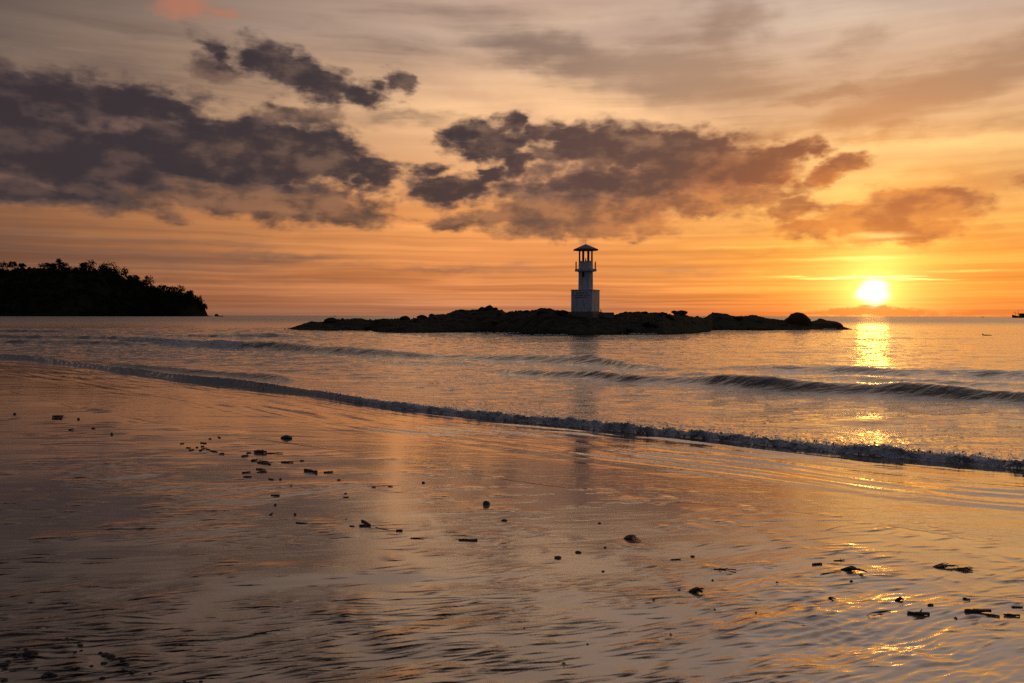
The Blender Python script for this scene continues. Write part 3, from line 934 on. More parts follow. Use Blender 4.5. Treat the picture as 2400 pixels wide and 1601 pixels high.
def leaf_cloud(centers, sizes, nleaf, leaf, g):
    """many small leaf faces spread through crowns; returns V, F"""
    P_, S_ = [], []
    for c, s in zip(centers, sizes):
        nc = max(4, int(nleaf / 9))
        sub = g.normal(size=(nc, 3)); sub /= np.linalg.norm(sub, axis=1)[:, None]
        sub *= g.uniform(0.25, 1.0, (nc, 1)) ** 0.6
        pp = np.repeat(sub, 9, axis=0) + g.normal(0, 0.17, (nc * 9, 3))
        pp *= np.array(s)
        P_.append(pp + np.array(c)); S_.append(np.full(len(pp), leaf))
    p = np.concatenate(P_); s = np.concatenate(S_)
    m = len(p)
    a_ = g.normal(size=(m, 3)); a_ /= np.linalg.norm(a_, axis=1)[:, None]
    b_ = np.cross(a_, g.normal(size=(m, 3))); b_ /= np.linalg.norm(b_, axis=1)[:, None]
    s = (s * g.uniform(0.6, 1.3, m))[:, None]
    v = np.stack([p - a_ * s, p - b_ * s * .6, p + a_ * s, p + b_ * s * .6], 1).reshape(-1, 3)
    f = np.arange(m * 4).reshape(-1, 4)
    return v, f


g = np.random.default_rng(12)
cs_, ss_ = [], []
while len(cs_) < 1500:
    x = g.uniform(-1650, hx[-5]) if g.random() < .3 else g.uniform(-990, hx[-5])
    h = float(np.interp(x, hx, hz)); w = 40 + 2.6 * h
    y = HD + g.uniform(-0.98, 0.05) * w
    z = float(hill_z(x, y))
    if z < 0.5: continue
    s = g.uniform(4.0, 7.0) * min(1, 0.45 + h / 40)
    cs_.append((x, y, z + s * .45)); ss_.append((s, s, s * 0.8))
v, f = leaf_cloud(cs_, ss_, 45, 1.6, g)
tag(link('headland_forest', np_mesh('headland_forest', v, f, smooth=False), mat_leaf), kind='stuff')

tree_rows = [  # pixel of the crown's middle, crown half width and half height in pixels, label
    (18, 627, 17, 6, 'broad low crowned tree at the far left end of the headland ridge'),
    (43, 625, 8, 6, 'small thin crowned tree beside the broad one near the left edge of the headland'),
    (61, 628, 8, 5, 'little round tree just left of the bare dip in the headland skyline'),
    (108, 626, 14, 5, 'wide flat crowned tree on the ridge right of the bare dip'),
    (125, 627, 7, 5, 'small dark tree tucked against the tallest tree on the ridge'),
    (143, 621, 8, 8, 'tallest knob topped tree standing up from the left part of the ridge'),
    (165, 627, 12, 5, 'low spreading tree right of the tallest knob topped tree'),
    (195, 625, 9, 5, 'rounded tree midway along the top of the ridge'),
    (217, 625, 13, 8, 'ragged spreading tree whose branches show sky at its right side'),
    (250, 632, 9, 6, 'small tree left of the large tree where the ridge begins to fall'),
    (266, 630, 17, 10, 'large full crowned tree where the headland ridge begins to fall'),
    (302, 642, 10, 8, 'open airy tree with an arching branch on the upper slope'),
    (315, 655, 7, 5, 'low tree just below the airy arching one'),
    (330, 656, 9, 6, 'rounded tree halfway down the headland slope'),
    (353, 661, 11, 8, 'bushy tree on the slope with a notch of sky on its right'),
    (385, 678, 10, 5, 'low tree in the saddle of the headland slope'),
    (412, 683, 9, 6, 'small tree left of the wide one near the end of the headland'),
    (434, 682, 13, 7, 'wide crowned tree on the last rise of the headland'),
    (455, 692, 8, 7, 'leaning tree above the steep end of the headland'),
    (476, 710, 8, 10, 'tall drooping tree at the seaward tip of the headland'),
    (484, 722, 6, 6, 'low bush like tree hanging over the water at the tip of the headland'),
]
for (px, py, hw, hh_, lab) in tree_rows:
    m = HD / FPX
    x = (px - 1200) * m
    zc = CAM_H + (738.5 - py + 2.5) * m
    y = HD + g.uniform(-25, 5)
    zb = max(0.5, min(float(hill_z(x, y)), zc - hh_ * m) - 1.0)
    tr = tag(empty('headland_tree', (x, y, zb)), lab, 'tree', 'trees on the skyline of the headland')
    hgt = zc - zb
    bm = bmesh.new()
    lean = g.uniform(-1.2, 1.2)
    rings = []
    for q_, r_ in ((0, .55), (.4, .42), (.75, .3), (1.0, .15)):
        rings.append([bm.verts.new((lean * q_ ** 2 + r_ * math.cos(k * math.pi / 3), r_ * math.sin(k * math.pi / 3), hgt * q_)) for k in range(6)])
    for A_, B_ in zip(rings, rings[1:]):
        for k in range(6): bm.faces.new((A_[k], A_[(k + 1) % 6], B_[(k + 1) % 6], B_[k]))
    for k in range(4):       # limbs
        an = k * 1.57 + g.uniform(-.4, .4)
        o_ = Vector((lean * .5, 0, hgt * 0.65)); e_ = Vector((math.cos(an) * hw * m * .7, math.sin(an) * hw * m * .5, hgt + g.uniform(-.2, .4) * hh_ * m))
        s_ = Vector((0.18, 0, 0)); t_ = Vector((0, 0.18, 0))
        vs = [bm.verts.new(o_ + d_) for d_ in (s_, t_, -s_)] + [bm.verts.new(e_ + d_ * .3) for d_ in (s_, t_, -s_)]
        for k2 in range(3): bm.faces.new((vs[k2], vs[(k2 + 1) % 3], vs[(k2 + 1) % 3 + 3], vs[k2 + 3]))
    bm_obj('trunk', bm, mat_trunk, tr)
    hw *= 1.15; hh_ *= 1.3
    v, f = leaf_cloud([(lean, 0, hgt)], [(hw * m, hw * m * .8, hh_ * m)], 330, 1.3, g)
    v2, f2 = leaf_cloud([(lean + g.uniform(-.5, .5) * hw * m, 0, hgt + .4 * hh_ * m)], [(hw * m * .55, hw * m * .5, hh_ * m * .7)], 110, 1.05, g)
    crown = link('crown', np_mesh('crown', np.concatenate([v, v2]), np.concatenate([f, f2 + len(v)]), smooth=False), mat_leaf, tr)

# ------------------------------------------------------------------ rocky islet
top = [(671, 771), (695, 764), (730, 754), (754, 755), (765, 753), (800, 751), (835, 746), (870, 751), (912, 747), (966, 748.5), (983, 745), (1004, 745), (1009, 739), (1046, 737), (1067, 728), (1097, 727.5), (1132, 725), (1177, 727), (1184, 731), (1216, 729), (1254, 728), (1266, 723), (1290, 723), (1314, 730), (1345, 738), (1400, 738), (1443, 738), (1453, 734), (1491, 731), (1542, 732.5), (1577, 739), (1587, 733), (1597, 733.5), (1612, 741), (1651, 744.6), (1670, 734), (1692, 734), (1724, 742), (1766, 739), (1797, 746), (1836, 751), (1900, 755), (1925, 752), (1947, 753), (1963, 761), (2002, 773)]
wl = [(671, 772), (700, 775), (870, 775), (885, 780), (965, 781), (1114, 779), (1186, 781), (1263, 786), (1350, 787), (1443, 785), (1555, 785), (1619, 781), (1663, 778), (1670, 774.5), (1839, 774), (1938, 773), (2002, 773)]
tu = np.array([(p[0] - 1200) / FPX for p in top]); wu = np.array([(p[0] - 1200) / FPX for p in wl])
wd = np.array([on_plane(*p)[1] for p in wl])
us = np.linspace(tu[0] - .003, tu[-1] + .004, 620)
endf = np.clip(np.minimum(us - tu[0], tu[-1] - us) / 0.05, 0.0, 1) ** 0.6
front = np.interp(us, wu, wd)
ridge = front + 2.0 + 9.0 * endf
backd = ridge + 3.0 + 11.0 * endf
tpx = 1200 + us * FPX
hor = 738.5 + 4.0 * (tpx - 1200) / 2400 + 1.5
ztop = CAM_H + (hor - np.interp(tpx, [p[0] for p in top], [p[1] for p in top])) / FPX * ridge
ztop = np.where((us < tu[0]) | (us > tu[-1]), -0.4, ztop)
tt = np.concatenate([np.linspace(-0.12, 1, 60), np.linspace(1.04, 2, 26)])
Ug, Tg = np.meshgrid(us, tt, indexing='ij')
fr, ri, ba, zt = (np.repeat(q_[:, None], len(tt), 1) for q_ in (front, ridge, backd, ztop))
Yg = np.where(Tg <= 1, fr + (ri - fr) * Tg, ri + (ba - ri) * (Tg - 1))
Xg = Ug * Yg
shape = np.where(Tg <= 1, np.sign(Tg) * np.abs(Tg) ** 0.62, 1 - (np.maximum(Tg, 1) - 1) ** 1.6 * 1.15)
n1 = fbm2(Xg * .55, Yg * .75, 4, 500, 0.55)
ridged = 1 - 2.2 * np.abs(pn(Xg * .8, Yg * 1.1, 510)) - 0.9 * np.abs(pn(Xg * 2.1, Yg * 2.6, 511))
ridge_mask = np.clip(1 - np.abs(Tg - 1) * 1.2, 0, 1)
Zg = zt * shape + (0.42 * n1 + 0.30 * ridged) * np.clip(zt, 0, 1.2) * np.where(Tg < 1, np.clip(Tg * 2.5 + .15, 0, 1), 1) * (0.5 - 0.18 * ridge_mask)
Zg = Zg + 0.16 * pn(Xg * 3.1, Yg * 3.3, 515) * np.clip(zt, 0, 1) * np.clip(Tg * 3, 0, 1) - 0.05
# level bed for the lighthouse
Lx0, Ly0 = (1379 - 1200) / FPX, 0
i = np.arange(len(us) - 1)[:, None] * len(tt) + np.arange(len(tt) - 1)[None]
Fi = np.stack([i, i + len(tt), i + len(tt) + 1, i + 1], -1).reshape(-1, 4)
isl_v = np.stack([Xg, Yg, Zg], -1).reshape(-1, 3)
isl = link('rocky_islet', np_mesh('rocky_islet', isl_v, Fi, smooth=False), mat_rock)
tag(isl, kind='structure')


def rock_mesh(name, seed, sub=3, rough=0.30):
    bm = bmesh.new()
    bmesh.ops.create_icosphere(bm, subdivisions=sub, radius=1.0)
    o = Vector((seed * 3.7, seed * 1.3, seed * 7.1))
    for v_ in bm.verts:
        d_ = v_.co.normalized()
        k_ = 1 + rough * mnoise.noise(d_ * 1.3 + o) + rough * .5 * mnoise.noise(d_ * 3.1 + o) - 0.1 * abs(mnoise.noise(d_ * 5 + o))
        v_.co = d_ * k_
    me = bpy.data.meshes.new(name)
    bm.to_mesh(me); bm.free()
    return me


def on_islet(px, py_base, t_=0.9):
    u_ = (px - 1200) / FPX
    f_ = float(np.interp(u_, us, front)); r_ = float(np.interp(u_, us, ridge))
    y_ = f_ + (r_ - f_) * t_
    return u_ * y_, y_


def rock_thing(px, py_top, py_bot, half_w, lab, mat, t_, seed, rough=.25):
    x_, y_ = on_islet(px, 0, t_)
    k_ = y_ / FPX
    h_ = 738.5 + 4.0 * (px - 1200) / 2400 + 1.5
    zt_ = CAM_H + (h_ - py_top) * k_; zb_ = CAM_H + (h_ - py_bot) * k_
    me = rock_mesh('boulder', seed, 3, rough)
    o = link('boulder', me, mat, None, (x_, y_, zb_), (0, 0, seed))
    hw_ = half_w * k_
    o.scale = (hw_, hw_ * .9, (zt_ - zb_))
    return tag(o, lab, 'boulder', 'boulders on the rocky islet')


rock_thing(1869, 732, 762, 34, 'smooth dome shaped brown boulder standing tallest near the islet\'s sunward end', mat_rock_haze, .6, 1.1, .14)
rock_thing(1928, 749, 767, 44, 'low sloping haze-tinted rock between the dome boulder and the water', mat_rock_haze, .6, 2.3, .18)
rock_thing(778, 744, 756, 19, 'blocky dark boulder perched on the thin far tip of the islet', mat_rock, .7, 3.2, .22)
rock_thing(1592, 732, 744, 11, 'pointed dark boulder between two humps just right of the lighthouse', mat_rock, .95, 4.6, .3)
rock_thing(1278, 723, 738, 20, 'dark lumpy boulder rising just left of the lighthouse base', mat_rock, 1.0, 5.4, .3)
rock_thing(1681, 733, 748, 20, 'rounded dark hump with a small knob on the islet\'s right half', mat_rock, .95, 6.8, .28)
rmesh = [rock_mesh('rock', 20 + k_, 2, .35) for k_ in range(6)]
for m_ in rmesh: m_.materials.append(mat_rock)
for k_ in range(80):
    ui = rng.integers(15, 600)
    ti = rng.choice([2, 3, 4, 6, 10, 18, 30, 45, 57, 58, 59, 60]) if k_ % 2 else rng.integers(40, 62)
    p_ = Vector((Xg[ui, ti], Yg[ui, ti], Zg[ui, ti]))
    if p_.z < -0.35 or abs(1200 + us[ui] * FPX - 1385) < 55: continue
    s_ = rng.uniform(.18, .55) * (1.25 if ti > 30 else 1.0)
    o = link('rock', rmesh[k_ % 6], None, isl, p_, (rng.uniform(-.3, .3), rng.uniform(-.3, .3), rng.uniform(0, 6)))
    o.scale = (s_ * rng.uniform(.9, 1.7), s_, s_ * rng.uniform(.45, .8))

# ------------------------------------------------------------------ lighthouse
LD = 99.0
LK = LD / FPX                               # metres per photo pixel there
lx = (1372 - 1200) * LK
lpx = lambda c: 1250 + c / 7.128            # crop pixels to photo pixels
lz = lambda c: CAM_H + (740.6 - (540 + c / 7.128)) * LK
ZB = lz(1425)
lh = tag(empty('lighthouse', (lx, LD, ZB)), 'white weathered lighthouse with open roofed lantern gallery standing on the dark rocks', 'lighthouse')
H = lambda c: lz(c) - ZB                    # height above the rock


def prism(bm, r0, r1, z0, z1, nseg=8, off=math.pi / 8, cap=True, cx=0, cy=0):
    a_ = [bm.verts.new((cx + r0 * math.cos(off + k * 2 * math.pi / nseg), cy + r0 * math.sin(off + k * 2 * math.pi / nseg), z0)) for k in range(nseg)]
    b_ = [bm.verts.new((cx + r1 * math.cos(off + k * 2 * math.pi / nseg), cy + r1 * math.sin(off + k * 2 * math.pi / nseg), z1)) for k in range(nseg)]
    for k in range(nseg): bm.faces.new((a_[k], a_[(k + 1) % nseg], b_[(k + 1) % nseg], b_[k]))
    if cap:
        bm.faces.new(a_[::-1]); bm.faces.new(b_)


def box(bm, cx, cy, cz, sx_, sy_, sz_):
    m_ = Matrix.Translation((cx, cy, cz)) @ Matrix.Diagonal((sx_, sy_, sz_, 1))
    return bmesh.ops.create_cube(bm, size=1.0, matrix=m_)


def bevel(bm, w_):
    bmesh.ops.bevel(bm, geom=bm.edges[:], offset=w_, segments=2, affect='EDGES')


S = LK / 7.128                              # metres per crop pixel
# octagonal shaft: half width 117 crop pixels across flats
ap = 117 * S
rsh = ap / math.cos(math.pi / 8)
# base block, turned so that its right side shows
yaw = -math.atan2(163, 330)
bw = math.hypot(330, 163) * S
base_e = (836 - 838) * S
bm = bmesh.new(); box(bm, 0, 0, 0, bw, bw, H(1010) - H(1362)); bevel(bm, .03)
blk = bm_obj('base_block', bm, mat_white, lh, (base_e, 0, (H(1010) + H(1362)) / 2), (0, 0, yaw))
bm = bmesh.new(); box(bm, 0, 0, 0, bw + .10, bw + .10, .10); bevel(bm, .015)
bm_obj('coping', bm, mat_white, blk, (0, 0, (H(1010) - H(1362)) / 2 + .051))
# plinth and low terrace wall on the rocks
bm = bmesh.new(); box(bm, 0, 0, 0, bw + .55, bw + .55, H(1362) - H(1520)); bevel(bm, .03)
bm_obj('plinth', bm, mat_conc, lh, (base_e, 0, (H(1362) + H(1520)) / 2 - .002), (0, 0, yaw))
bm = bmesh.new(); box(bm, 0, 0, 0, 330 * S, 1.6, H(1372) - H(1520)); bevel(bm, .03)
bm_obj('terrace', bm, mat_conc, lh, ((1145 - 838) * S, .5, (H(1372) + H(1520)) / 2))
bm = bmesh.new(); prism(bm, .07, .05, 0, H(1325) - H(1372), 8)
bm_obj('mooring_post', bm, mat_iron, lh, ((1085 - 838) * S, -.7, H(1372)))
# shaft
bm = bmesh.new(); prism(bm, rsh * 1.01, rsh * .985, H(1010) + .05, H(690))
bm_obj('shaft', bm, mat_white, lh)
bm = bmesh.new(); box(bm, 0, 0, 0, 34 * S, .10, 78 * S)
win = bm_obj('window', bm, mat_dark, lh, ((785 - 838) * S, -ap + .02, H(748)))
bm = bmesh.new(); box(bm, 0, -.07, -42 * S, 46 * S, .10, 6 * S)
bm_obj('sill', bm, mat_white, win)
# gallery slab with a moulding under it
bm = bmesh.new(); prism(bm, 1.08 * 175 * S, 1.08 * 175 * S, H(690), H(652)); bevel(bm, .015)
gal = bm_obj('gallery', bm, mat_white, lh)
bm = bmesh.new(); prism(bm, rsh * 1.0, rsh * 1.12, H(706), H(690) - .002)
bm_obj('cornice', bm, mat_white, gal)
for k in range(8):
    an = k * math.pi / 4
    r_ = 160 * S
    bm = bmesh.new(); box(bm, 0, 0, (H(528) - H(652)) / 2, 20 * S, 20 * S, H(528) - H(652)); bevel(bm, .01)
    if k in (0, 4):
        bm_obj('railing_post', bm, mat_iron, lh, (r_ * math.cos(an), r_ * math.sin(an), H(652)), (0, 0, an))
    else:
        bm.free()
# drum of the lantern room with a stepped top
bm = bmesh.new(); prism(bm, rsh * .985, rsh * .985, H(652) + .002, H(535))
dr = bm_obj('lantern_drum', bm, mat_white, lh)
for k in range(8):
    an = k * math.pi / 4
    bm = bmesh.new(); box(bm, 0, 0, 0, .14, 44 * S, 14 * S); bevel(bm, .008)
    bm_obj('merlon', bm, mat_white, dr, ((ap - .09) * math.cos(an), (ap - .09) * math.sin(an), H(535) + 7 * S + .002), (0, 0, an))
for k in range(8):
    an = math.pi / 8 + k * math.pi / 4
    rc = 111 * S
    bm = bmesh.new(); prism(bm, 11 * S, 10.5 * S, 0, H(336) - H(535), 10)
    bm_obj('column', bm, mat_iron, lh, (rc * math.cos(an), rc * math.sin(an), H(535)))
# light on its stand
bm = bmesh.new(); prism(bm, 20 * S, 16 * S, 0, H(508) - H(535), 8)
st = bm_obj('lamp_stand', bm, mat_iron, lh, (0, 0, H(535)))
bm = bmesh.new(); prism(bm, 9 * S, 9 * S, 0, H(478) - H(508), 10); prism(bm, 7 * S, 2 * S, H(478) - H(508), H(455) - H(508), 10)
bm_obj('lamp', bm, mat_lamp, st, (0, 0, H(508) - H(535)))
# roof: eight slopes with tile courses, eaves board, finial
bm = bmesh.new()
re_ = 218 * S
zs0, zs1 = H(328), H(236)
prof = []
NC = 9
for k in range(NC):
    q0, q1 = k / NC, (k + 1) / NC
    prof += [(re_ * (1 - q0) + .012, zs0 + (zs1 - zs0) * q0 + .012), (re_ * (1 - q1) + .018, zs0 + (zs1 - zs0) * q1 - .012)]
prof.append((.02, zs1))
rows = [[bm.verts.new((r_ * math.cos(math.pi / 8 + k * math.pi / 4), r_ * math.sin(math.pi / 8 + k * math.pi / 4), z_)) for k in range(8)] for r_, z_ in prof]
for A_, B_ in zip(rows, rows[1:]):
    for k in range(8): bm.faces.new((A_[k], A_[(k + 1) % 8], B_[(k + 1) % 8], B_[k]))
bm.faces.new(rows[-1])
roof = bm_obj('roof', bm, mat_roof, lh)
bm = bmesh.new(); prism(bm, re_ - .02, re_ + .01, H(342), zs0 + .004)
bm_obj('eaves', bm, mat_iron, roof)
bm = bmesh.new(); prism(bm, .018, .006, 0, H(150) - zs1, 6)
bm_obj('finial', bm, mat_iron, roof, (0, 0, zs1 - .01))
# three lines of worn lettering on the front of the block, too worn to read
lt = np.random.default_rng(5)
for (x0, x1, yc_) in ((672, 840, 1050), (612, 888, 1092), (642, 856, 1128)):
    bm = bmesh.new()
    # crop x -> distance along the turned face
    fc = math.cos(yaw)
    tox = lambda c_: ((c_ - 590) / 330.0 - .5) * bw
    x_ = tox(x0)
    while x_ < tox(x1):
        cw = lt.uniform(.055, .10)
        if lt.random() < .12:
            x_ += .07; continue
        hh_ = 23 * S
        for q_ in range(int(lt.integers(2, 4))):
            box(bm, x_ + lt.uniform(.1, .9) * cw, 0, lt.uniform(-.25, .25) * hh_, cw * .22, .012, hh_ * lt.uniform(.55, .95))
        box(bm, x_ + cw / 2, 0, lt.choice([-.4, .38, 0]) * hh_, cw * .85, .0125, hh_ * .22)
        x_ += cw * 1.18
    tag(bm_obj('lettering', bm, mat_letter, blk, (0, -bw / 2 - .003, H(yc_) - (H(1010) + H(1362)) / 2)), kind='stuff')

# ------------------------------------------------------------------ boats and the thing afloat
def boat(name, px, dist, length, lab, cabin=True, mast=True, mat=mat_boat, rotz=0.0):
    u_ = (px - 1200) / FPX
    e_ = tag(empty(name, (u_ * dist, dist, 0.0), rotz), lab, 'boat')
    bm = bmesh.new()
    secs = []
    L_ = length
    for q_, wv, zb_, zt_ in ((-.5, .10, .3, .16), (-.42, .15, 0, .13), (-.1, .17, -.02, .10), (.25, .15, 0, .12), (.42, .07, .02, .17), (.5, .01, .1, .21)):
        secs.append([bm.verts.new((q_ * L_, s_ * wv * L_ * k_, z_)) for s_, k_, z_ in ((-1, 1, zt_ * L_), (-1, .6, zb_ * .05 * L_ - .2), (1, .6, zb_ * .05 * L_ - .2), (1, 1, zt_ * L_))])
    for A_, B_ in zip(secs, secs[1:]):
        for k in range(3): bm.faces.new((A_[k], A_[k + 1], B_[k + 1], B_[k]))
        bm.faces.new((A_[3], A_[0], B_[0], B_[3]))
    bm.faces.new(secs[0]); bm.faces.new(secs[-1][::-1])
    bm_obj('hull', bm, mat, e_)
    if cabin:
        bm = bmesh.new(); box(bm, -.12 * L_, 0, .19 * L_, .28 * L_, .2 * L_, .16 * L_); bevel(bm, .02 * L_)
        bm_obj('cabin', bm, mat_boat, e_)
        bm = bmesh.new(); box(bm, -.12 * L_, 0, .28 * L_, .36 * L_, .24 * L_, .016 * L_)
        bm_obj('cabin_roof', bm, mat_boat, e_)
    if mast:
        bm = bmesh.new(); prism(bm, .014 * L_, .008 * L_, .1 * L_, .50 * L_, 6, cx=.12 * L_)
        prism(bm, .010 * L_, .006 * L_, .12 * L_, .42 * L_, 6, cx=.3 * L_)
        bm_obj('mast', bm, mat_boat, e_)
        bm = bmesh.new()
        a_ = Vector((.12 * L_, 0, .26 * L_)); b_ = Vector((.44 * L_, 0, .34 * L_))
        vs = [bm.verts.new(p_ + d_) for p_ in (a_, b_) for d_ in (Vector((0, .01 * L_, 0)), Vector((0, -.01 * L_, 0)), Vector((0, 0, .014 * L_)))]
        for k in range(3): bm.faces.new((vs[k], vs[(k + 1) % 3], vs[(k + 1) % 3 + 3], vs[k + 3]))
        bm_obj('boom', bm, mat_boat, e_)
    return e_


boat('fishing_boat', 2390, 1300.0, 26.0, 'dark fishing boat with masts on the horizon far beyond the sun\'s reflection', rotz=math.pi)
boat('small_boat', 2303, 1800.0, 6.0, 'faint tiny boat on the horizon between the sun and the fishing boat', cabin=True, mast=False)
boat('small_boat', 785, 1500.0, 5.0, 'tiny dark boat on the horizon above the far tip of the islet', cabin=True, mast=False)
boat('small_boat', 1650, 1500.0, 4.5, 'tiny boat peeping over the gap in the islet rocks', cabin=True, mast=False)
boat('long_boat', 516, 1250.0, 9.0, 'small red boat moored off the rock at the headland tip', cabin=False, mast=False, mat=mat_boat_red)
o = link('sea_rock', rock_mesh('sea_rock', 9.0, 3, .3), mat_rock, None, ((508 - 1200) / FPX * 1490, 1490, 0.3))
o.scale = (4.0, 4.0, 4.6)
tag(o, 'small pointed dark rock in the water off the headland tip', 'rock')
# ragged shore of the headland tip
bm = bmesh.new()

fx_, fy_ = on_plane(2308, 787)
e_ = tag(empty('floating_log', (fx_, fy_, 0.05), R(8)), 'small dark log floating on the water to the right of the sun\'s glitter', 'log')


def tube(bm, pts, radii, seg=7):
    rows = []
    for i_, p_ in enumerate(pts):
        t_ = (pts[min(i_ + 1, len(pts) - 1)] - pts[max(i_ - 1, 0)]).normalized()
        s_ = t_.cross(Vector((0, 0, 1)))
        s_ = s_.normalized() if s_.length > 1e-4 else Vector((1, 0, 0))
        w_ = s_.cross(t_)
        rows.append([bm.verts.new(p_ + (s_ * math.cos(k * 2 * math.pi / seg) + w_ * math.sin(k * 2 * math.pi / seg)) * radii[i_] * (1 + random.uniform(-.16, .16))) for k in range(seg)])
    for A_, B_ in zip(rows, rows[1:]):
        for k in range(seg): bm.faces.new((A_[k], A_[(k + 1) % seg], B_[(k + 1) % seg], B_[k]))
    bm.faces.new(rows[0][::-1]); bm.faces.new(rows[-1])


bm = bmesh.new(); tube(bm, [Vector((x_, 0, .02 - .03 * abs(x_))) for x_ in (-.2, .1, .5, .9)], [.05, .06, .05, .03]); bm_obj('log', bm, mat_wood, e_)
bm = bmesh.new(); tube(bm, [Vector((-.18, 0, 0)), Vector((-.26, .02, .10)), Vector((-.22, .03, .2))], [.06, .07, .045]); bm_obj('stub', bm, mat_wood, e_)


# ------------------------------------------------------------------ driftwood, stones, weed and shells on the sand
def ground(px, py):
    p_ = at_sand(px, py)
    for _ in range(4):
        d_ = ray(px, py)
        t_ = (sand_z(p_.x, p_.y) - CAM_H) / d_.z
        p_ = Vector((d_.x * t_, d_.y * t_, sand_z(d_.x * t_, d_.y * t_)))
    return p_


def mpp(p_):
    return (p_ - Vector((0, 0, CAM_H))).length / FPX


def stick(px, py, w_px, thick_px, lab, rise=0.0, bend=0.0, twigs=0, mat=None, cat='stick', name='driftwood_stick', group='driftwood sticks on the wet sand'):
    """w_px: length across the picture; rise: pixels the right end lies higher up the picture"""
    p_ = ground(px, py); k_ = mpp(p_)
    a_ = ground(px - w_px / 2, py + rise / 2); b_ = ground(px + w_px / 2, py - rise / 2)
    d_ = b_ - a_; L_ = d_.length; yaw_ = math.atan2(d_.y, d_.x)
    r_ = thick_px * k_ * .42
    e_ = empty(name, (p_.x, p_.y, p_.z), yaw_)
    tag(e_, lab, cat, group)
    bm = bmesh.new()
    pts_, rad_ = [], []
    for i_ in range(8):
        q_ = i_ / 7
        pts_.append(Vector(((q_ - .5) * L_, bend * L_ * math.sin(q_ * math.pi) + random.uniform(-.2, .2) * r_, r_ * .75 + random.uniform(-.15, .15) * r_ + bend * L_ * .15 * math.sin(q_ * 3))))
        rad_.append(r_ * random.uniform(.8, 1.1) * (1 - .35 * abs(q_ - .45)))
    tube(bm, pts_, rad_, 8)
    bm_obj('stem', bm, mat or mat_wood, e_, smooth=False)
    for t_ in range(twigs):
        q_ = random.uniform(.15, .85); s_ = random.choice((-1, 1)); l_ = L_ * random.uniform(.12, .3)
        o_ = Vector(((q_ - .5) * L_, 0, r_ * .8)); an = random.uniform(.5, 1.2)
        m_ = o_ + Vector((math.cos(an) * l_ * .6, s_ * math.sin(an) * l_ * .4, l_ * .35)); e2 = o_ + Vector((math.cos(an) * l_, s_ * math.sin(an) * l_ * .6, l_ * random.uniform(.15, .6)))
        bm = bmesh.new(); tube(bm, [o_, m_, e2], [r_ * .55, r_ * .4, r_ * .2], 6)
        bm_obj('twig', bm, mat or mat_wood, e_)
    return e_


stone_meshes = [rock_mesh('beach_stone', 40 + k_, 3, .32) for k_ in range(5)]
for m_ in stone_meshes:
    m_.materials.append(mat_stone)
    for p_ in m_.polygons: p_.use_smooth = True


def stone(px, py, w_px, h_px, lab, group='stones on the wet sand', cat='stone', name='beach_stone', i_=0, depth=.62, share=True):
    p_ = ground(px, py + h_px * .35); k_ = mpp(p_)
    o = link(name, stone_meshes[i_ % 5], None, None, (p_.x, p_.y, p_.z + h_px * k_ * .12), (0, 0, random.uniform(-.4, .4) + (math.pi if i_ % 2 else 0)))
    o.scale = (w_px * k_ * .46, w_px * k_ * .46 * depth, h_px * k_ * .42)
    return tag(o, lab, cat, group)


def weed(px, py, w_px, h_px, lab, strands=7, mat=None):
    p_ = ground(px, py); k_ = mpp(p_)
    e_ = tag(empty('seaweed_clump', tuple(p_), random.uniform(-.2, .2)), lab, 'seaweed', 'seaweed clumps on the wet sand')
    for s_ in range(strands):
        L_ = w_px * k_ * random.uniform(.35, .8); h_ = h_px * k_ * random.uniform(.4, 1.0)
        x0_ = random.uniform(-.35, .1) * w_px * k_; an = random.uniform(-.5, .5)
        pts_ = [Vector((x0_ + q_ * L_ * math.cos(an), q_ * L_ * math.sin(an) * 1.5 + random.uniform(-.01, .01), max(.003, h_ * math.sin(min(q_ * 2.4, 3.0)) * .6))) for q_ in (0, .25, .5, .75, 1)]
        bm = bmesh.new(); tube(bm, pts_, [max(.0025, h_px * k_ * c_) for c_ in (.10, .14, .10, .12, .05)], 6)
        bm_obj('frond', bm, mat or mat_weed, e_)
    o = link('holdfast', stone_meshes[strands % 5].copy(), None, e_, (0, 0, h_px * k_ * .1)); o.data.materials.clear(); o.data.materials.append(mat or mat_weed)
    o.scale = (w_px * k_ * .16, w_px * k_ * .12, h_px * k_ * .32)
    return e_


# upper left patch of drift
stone(672, 1023, 29, 13, 'large smooth oval dark stone lying alone near the swash edge', i_=0, depth=.7)
stick(610, 1061, 28, 8, 'thick short branch with two stubs at the head of the driftwood patch', rise=-2, twigs=3)
stick(643, 1063, 40, 3.0, 'thin stick pointing right from the thick branch with stubs', rise=0, bend=.02)
stick(574, 1069, 16, 4, 'short flat stick just left of and below the thick stubbed branch', rise=2)
stick(583, 1062, 11, 3, 'tiny chip of wood left of the thick stubbed branch', rise=1)
stick(596, 1080, 15, 5.5, 'stubby dark stick below the thick branch, upper one of its pile', rise=1)
stick(618, 1082, 22, 3, 'thin straight stick right of the stubby stick', rise=-1)
stick(619, 1087, 31, 4, 'slanting stick under the thin straight one, falling to the right', rise=-5, bend=.03)
stick(673, 1084, 29, 4.5, 'straight clean stick lying alone level with the piled sticks', rise=-1)
stone(707, 1079, 11, 4, 'small flat stone just above the straight lone stick', i_=1)
stick(728, 1106, 29, 8, 'thick broken block of driftwood below the lone straight stick', rise=-4)
stick(770, 1107, 22, 3.2, 'stick with a hooked end right of the thick broken block', rise=1, twigs=2)
stick(611, 1101, 22, 4, 'dark stick low in the patch with a lump at its end', rise=-2, twigs=1)
stick(614, 1107, 25, 3, 'thin stick lying just under the lumpy ended one', rise=1)
stick(577, 1108, 20, 4, 'short stick at the lower left corner of the driftwood patch', rise=2)
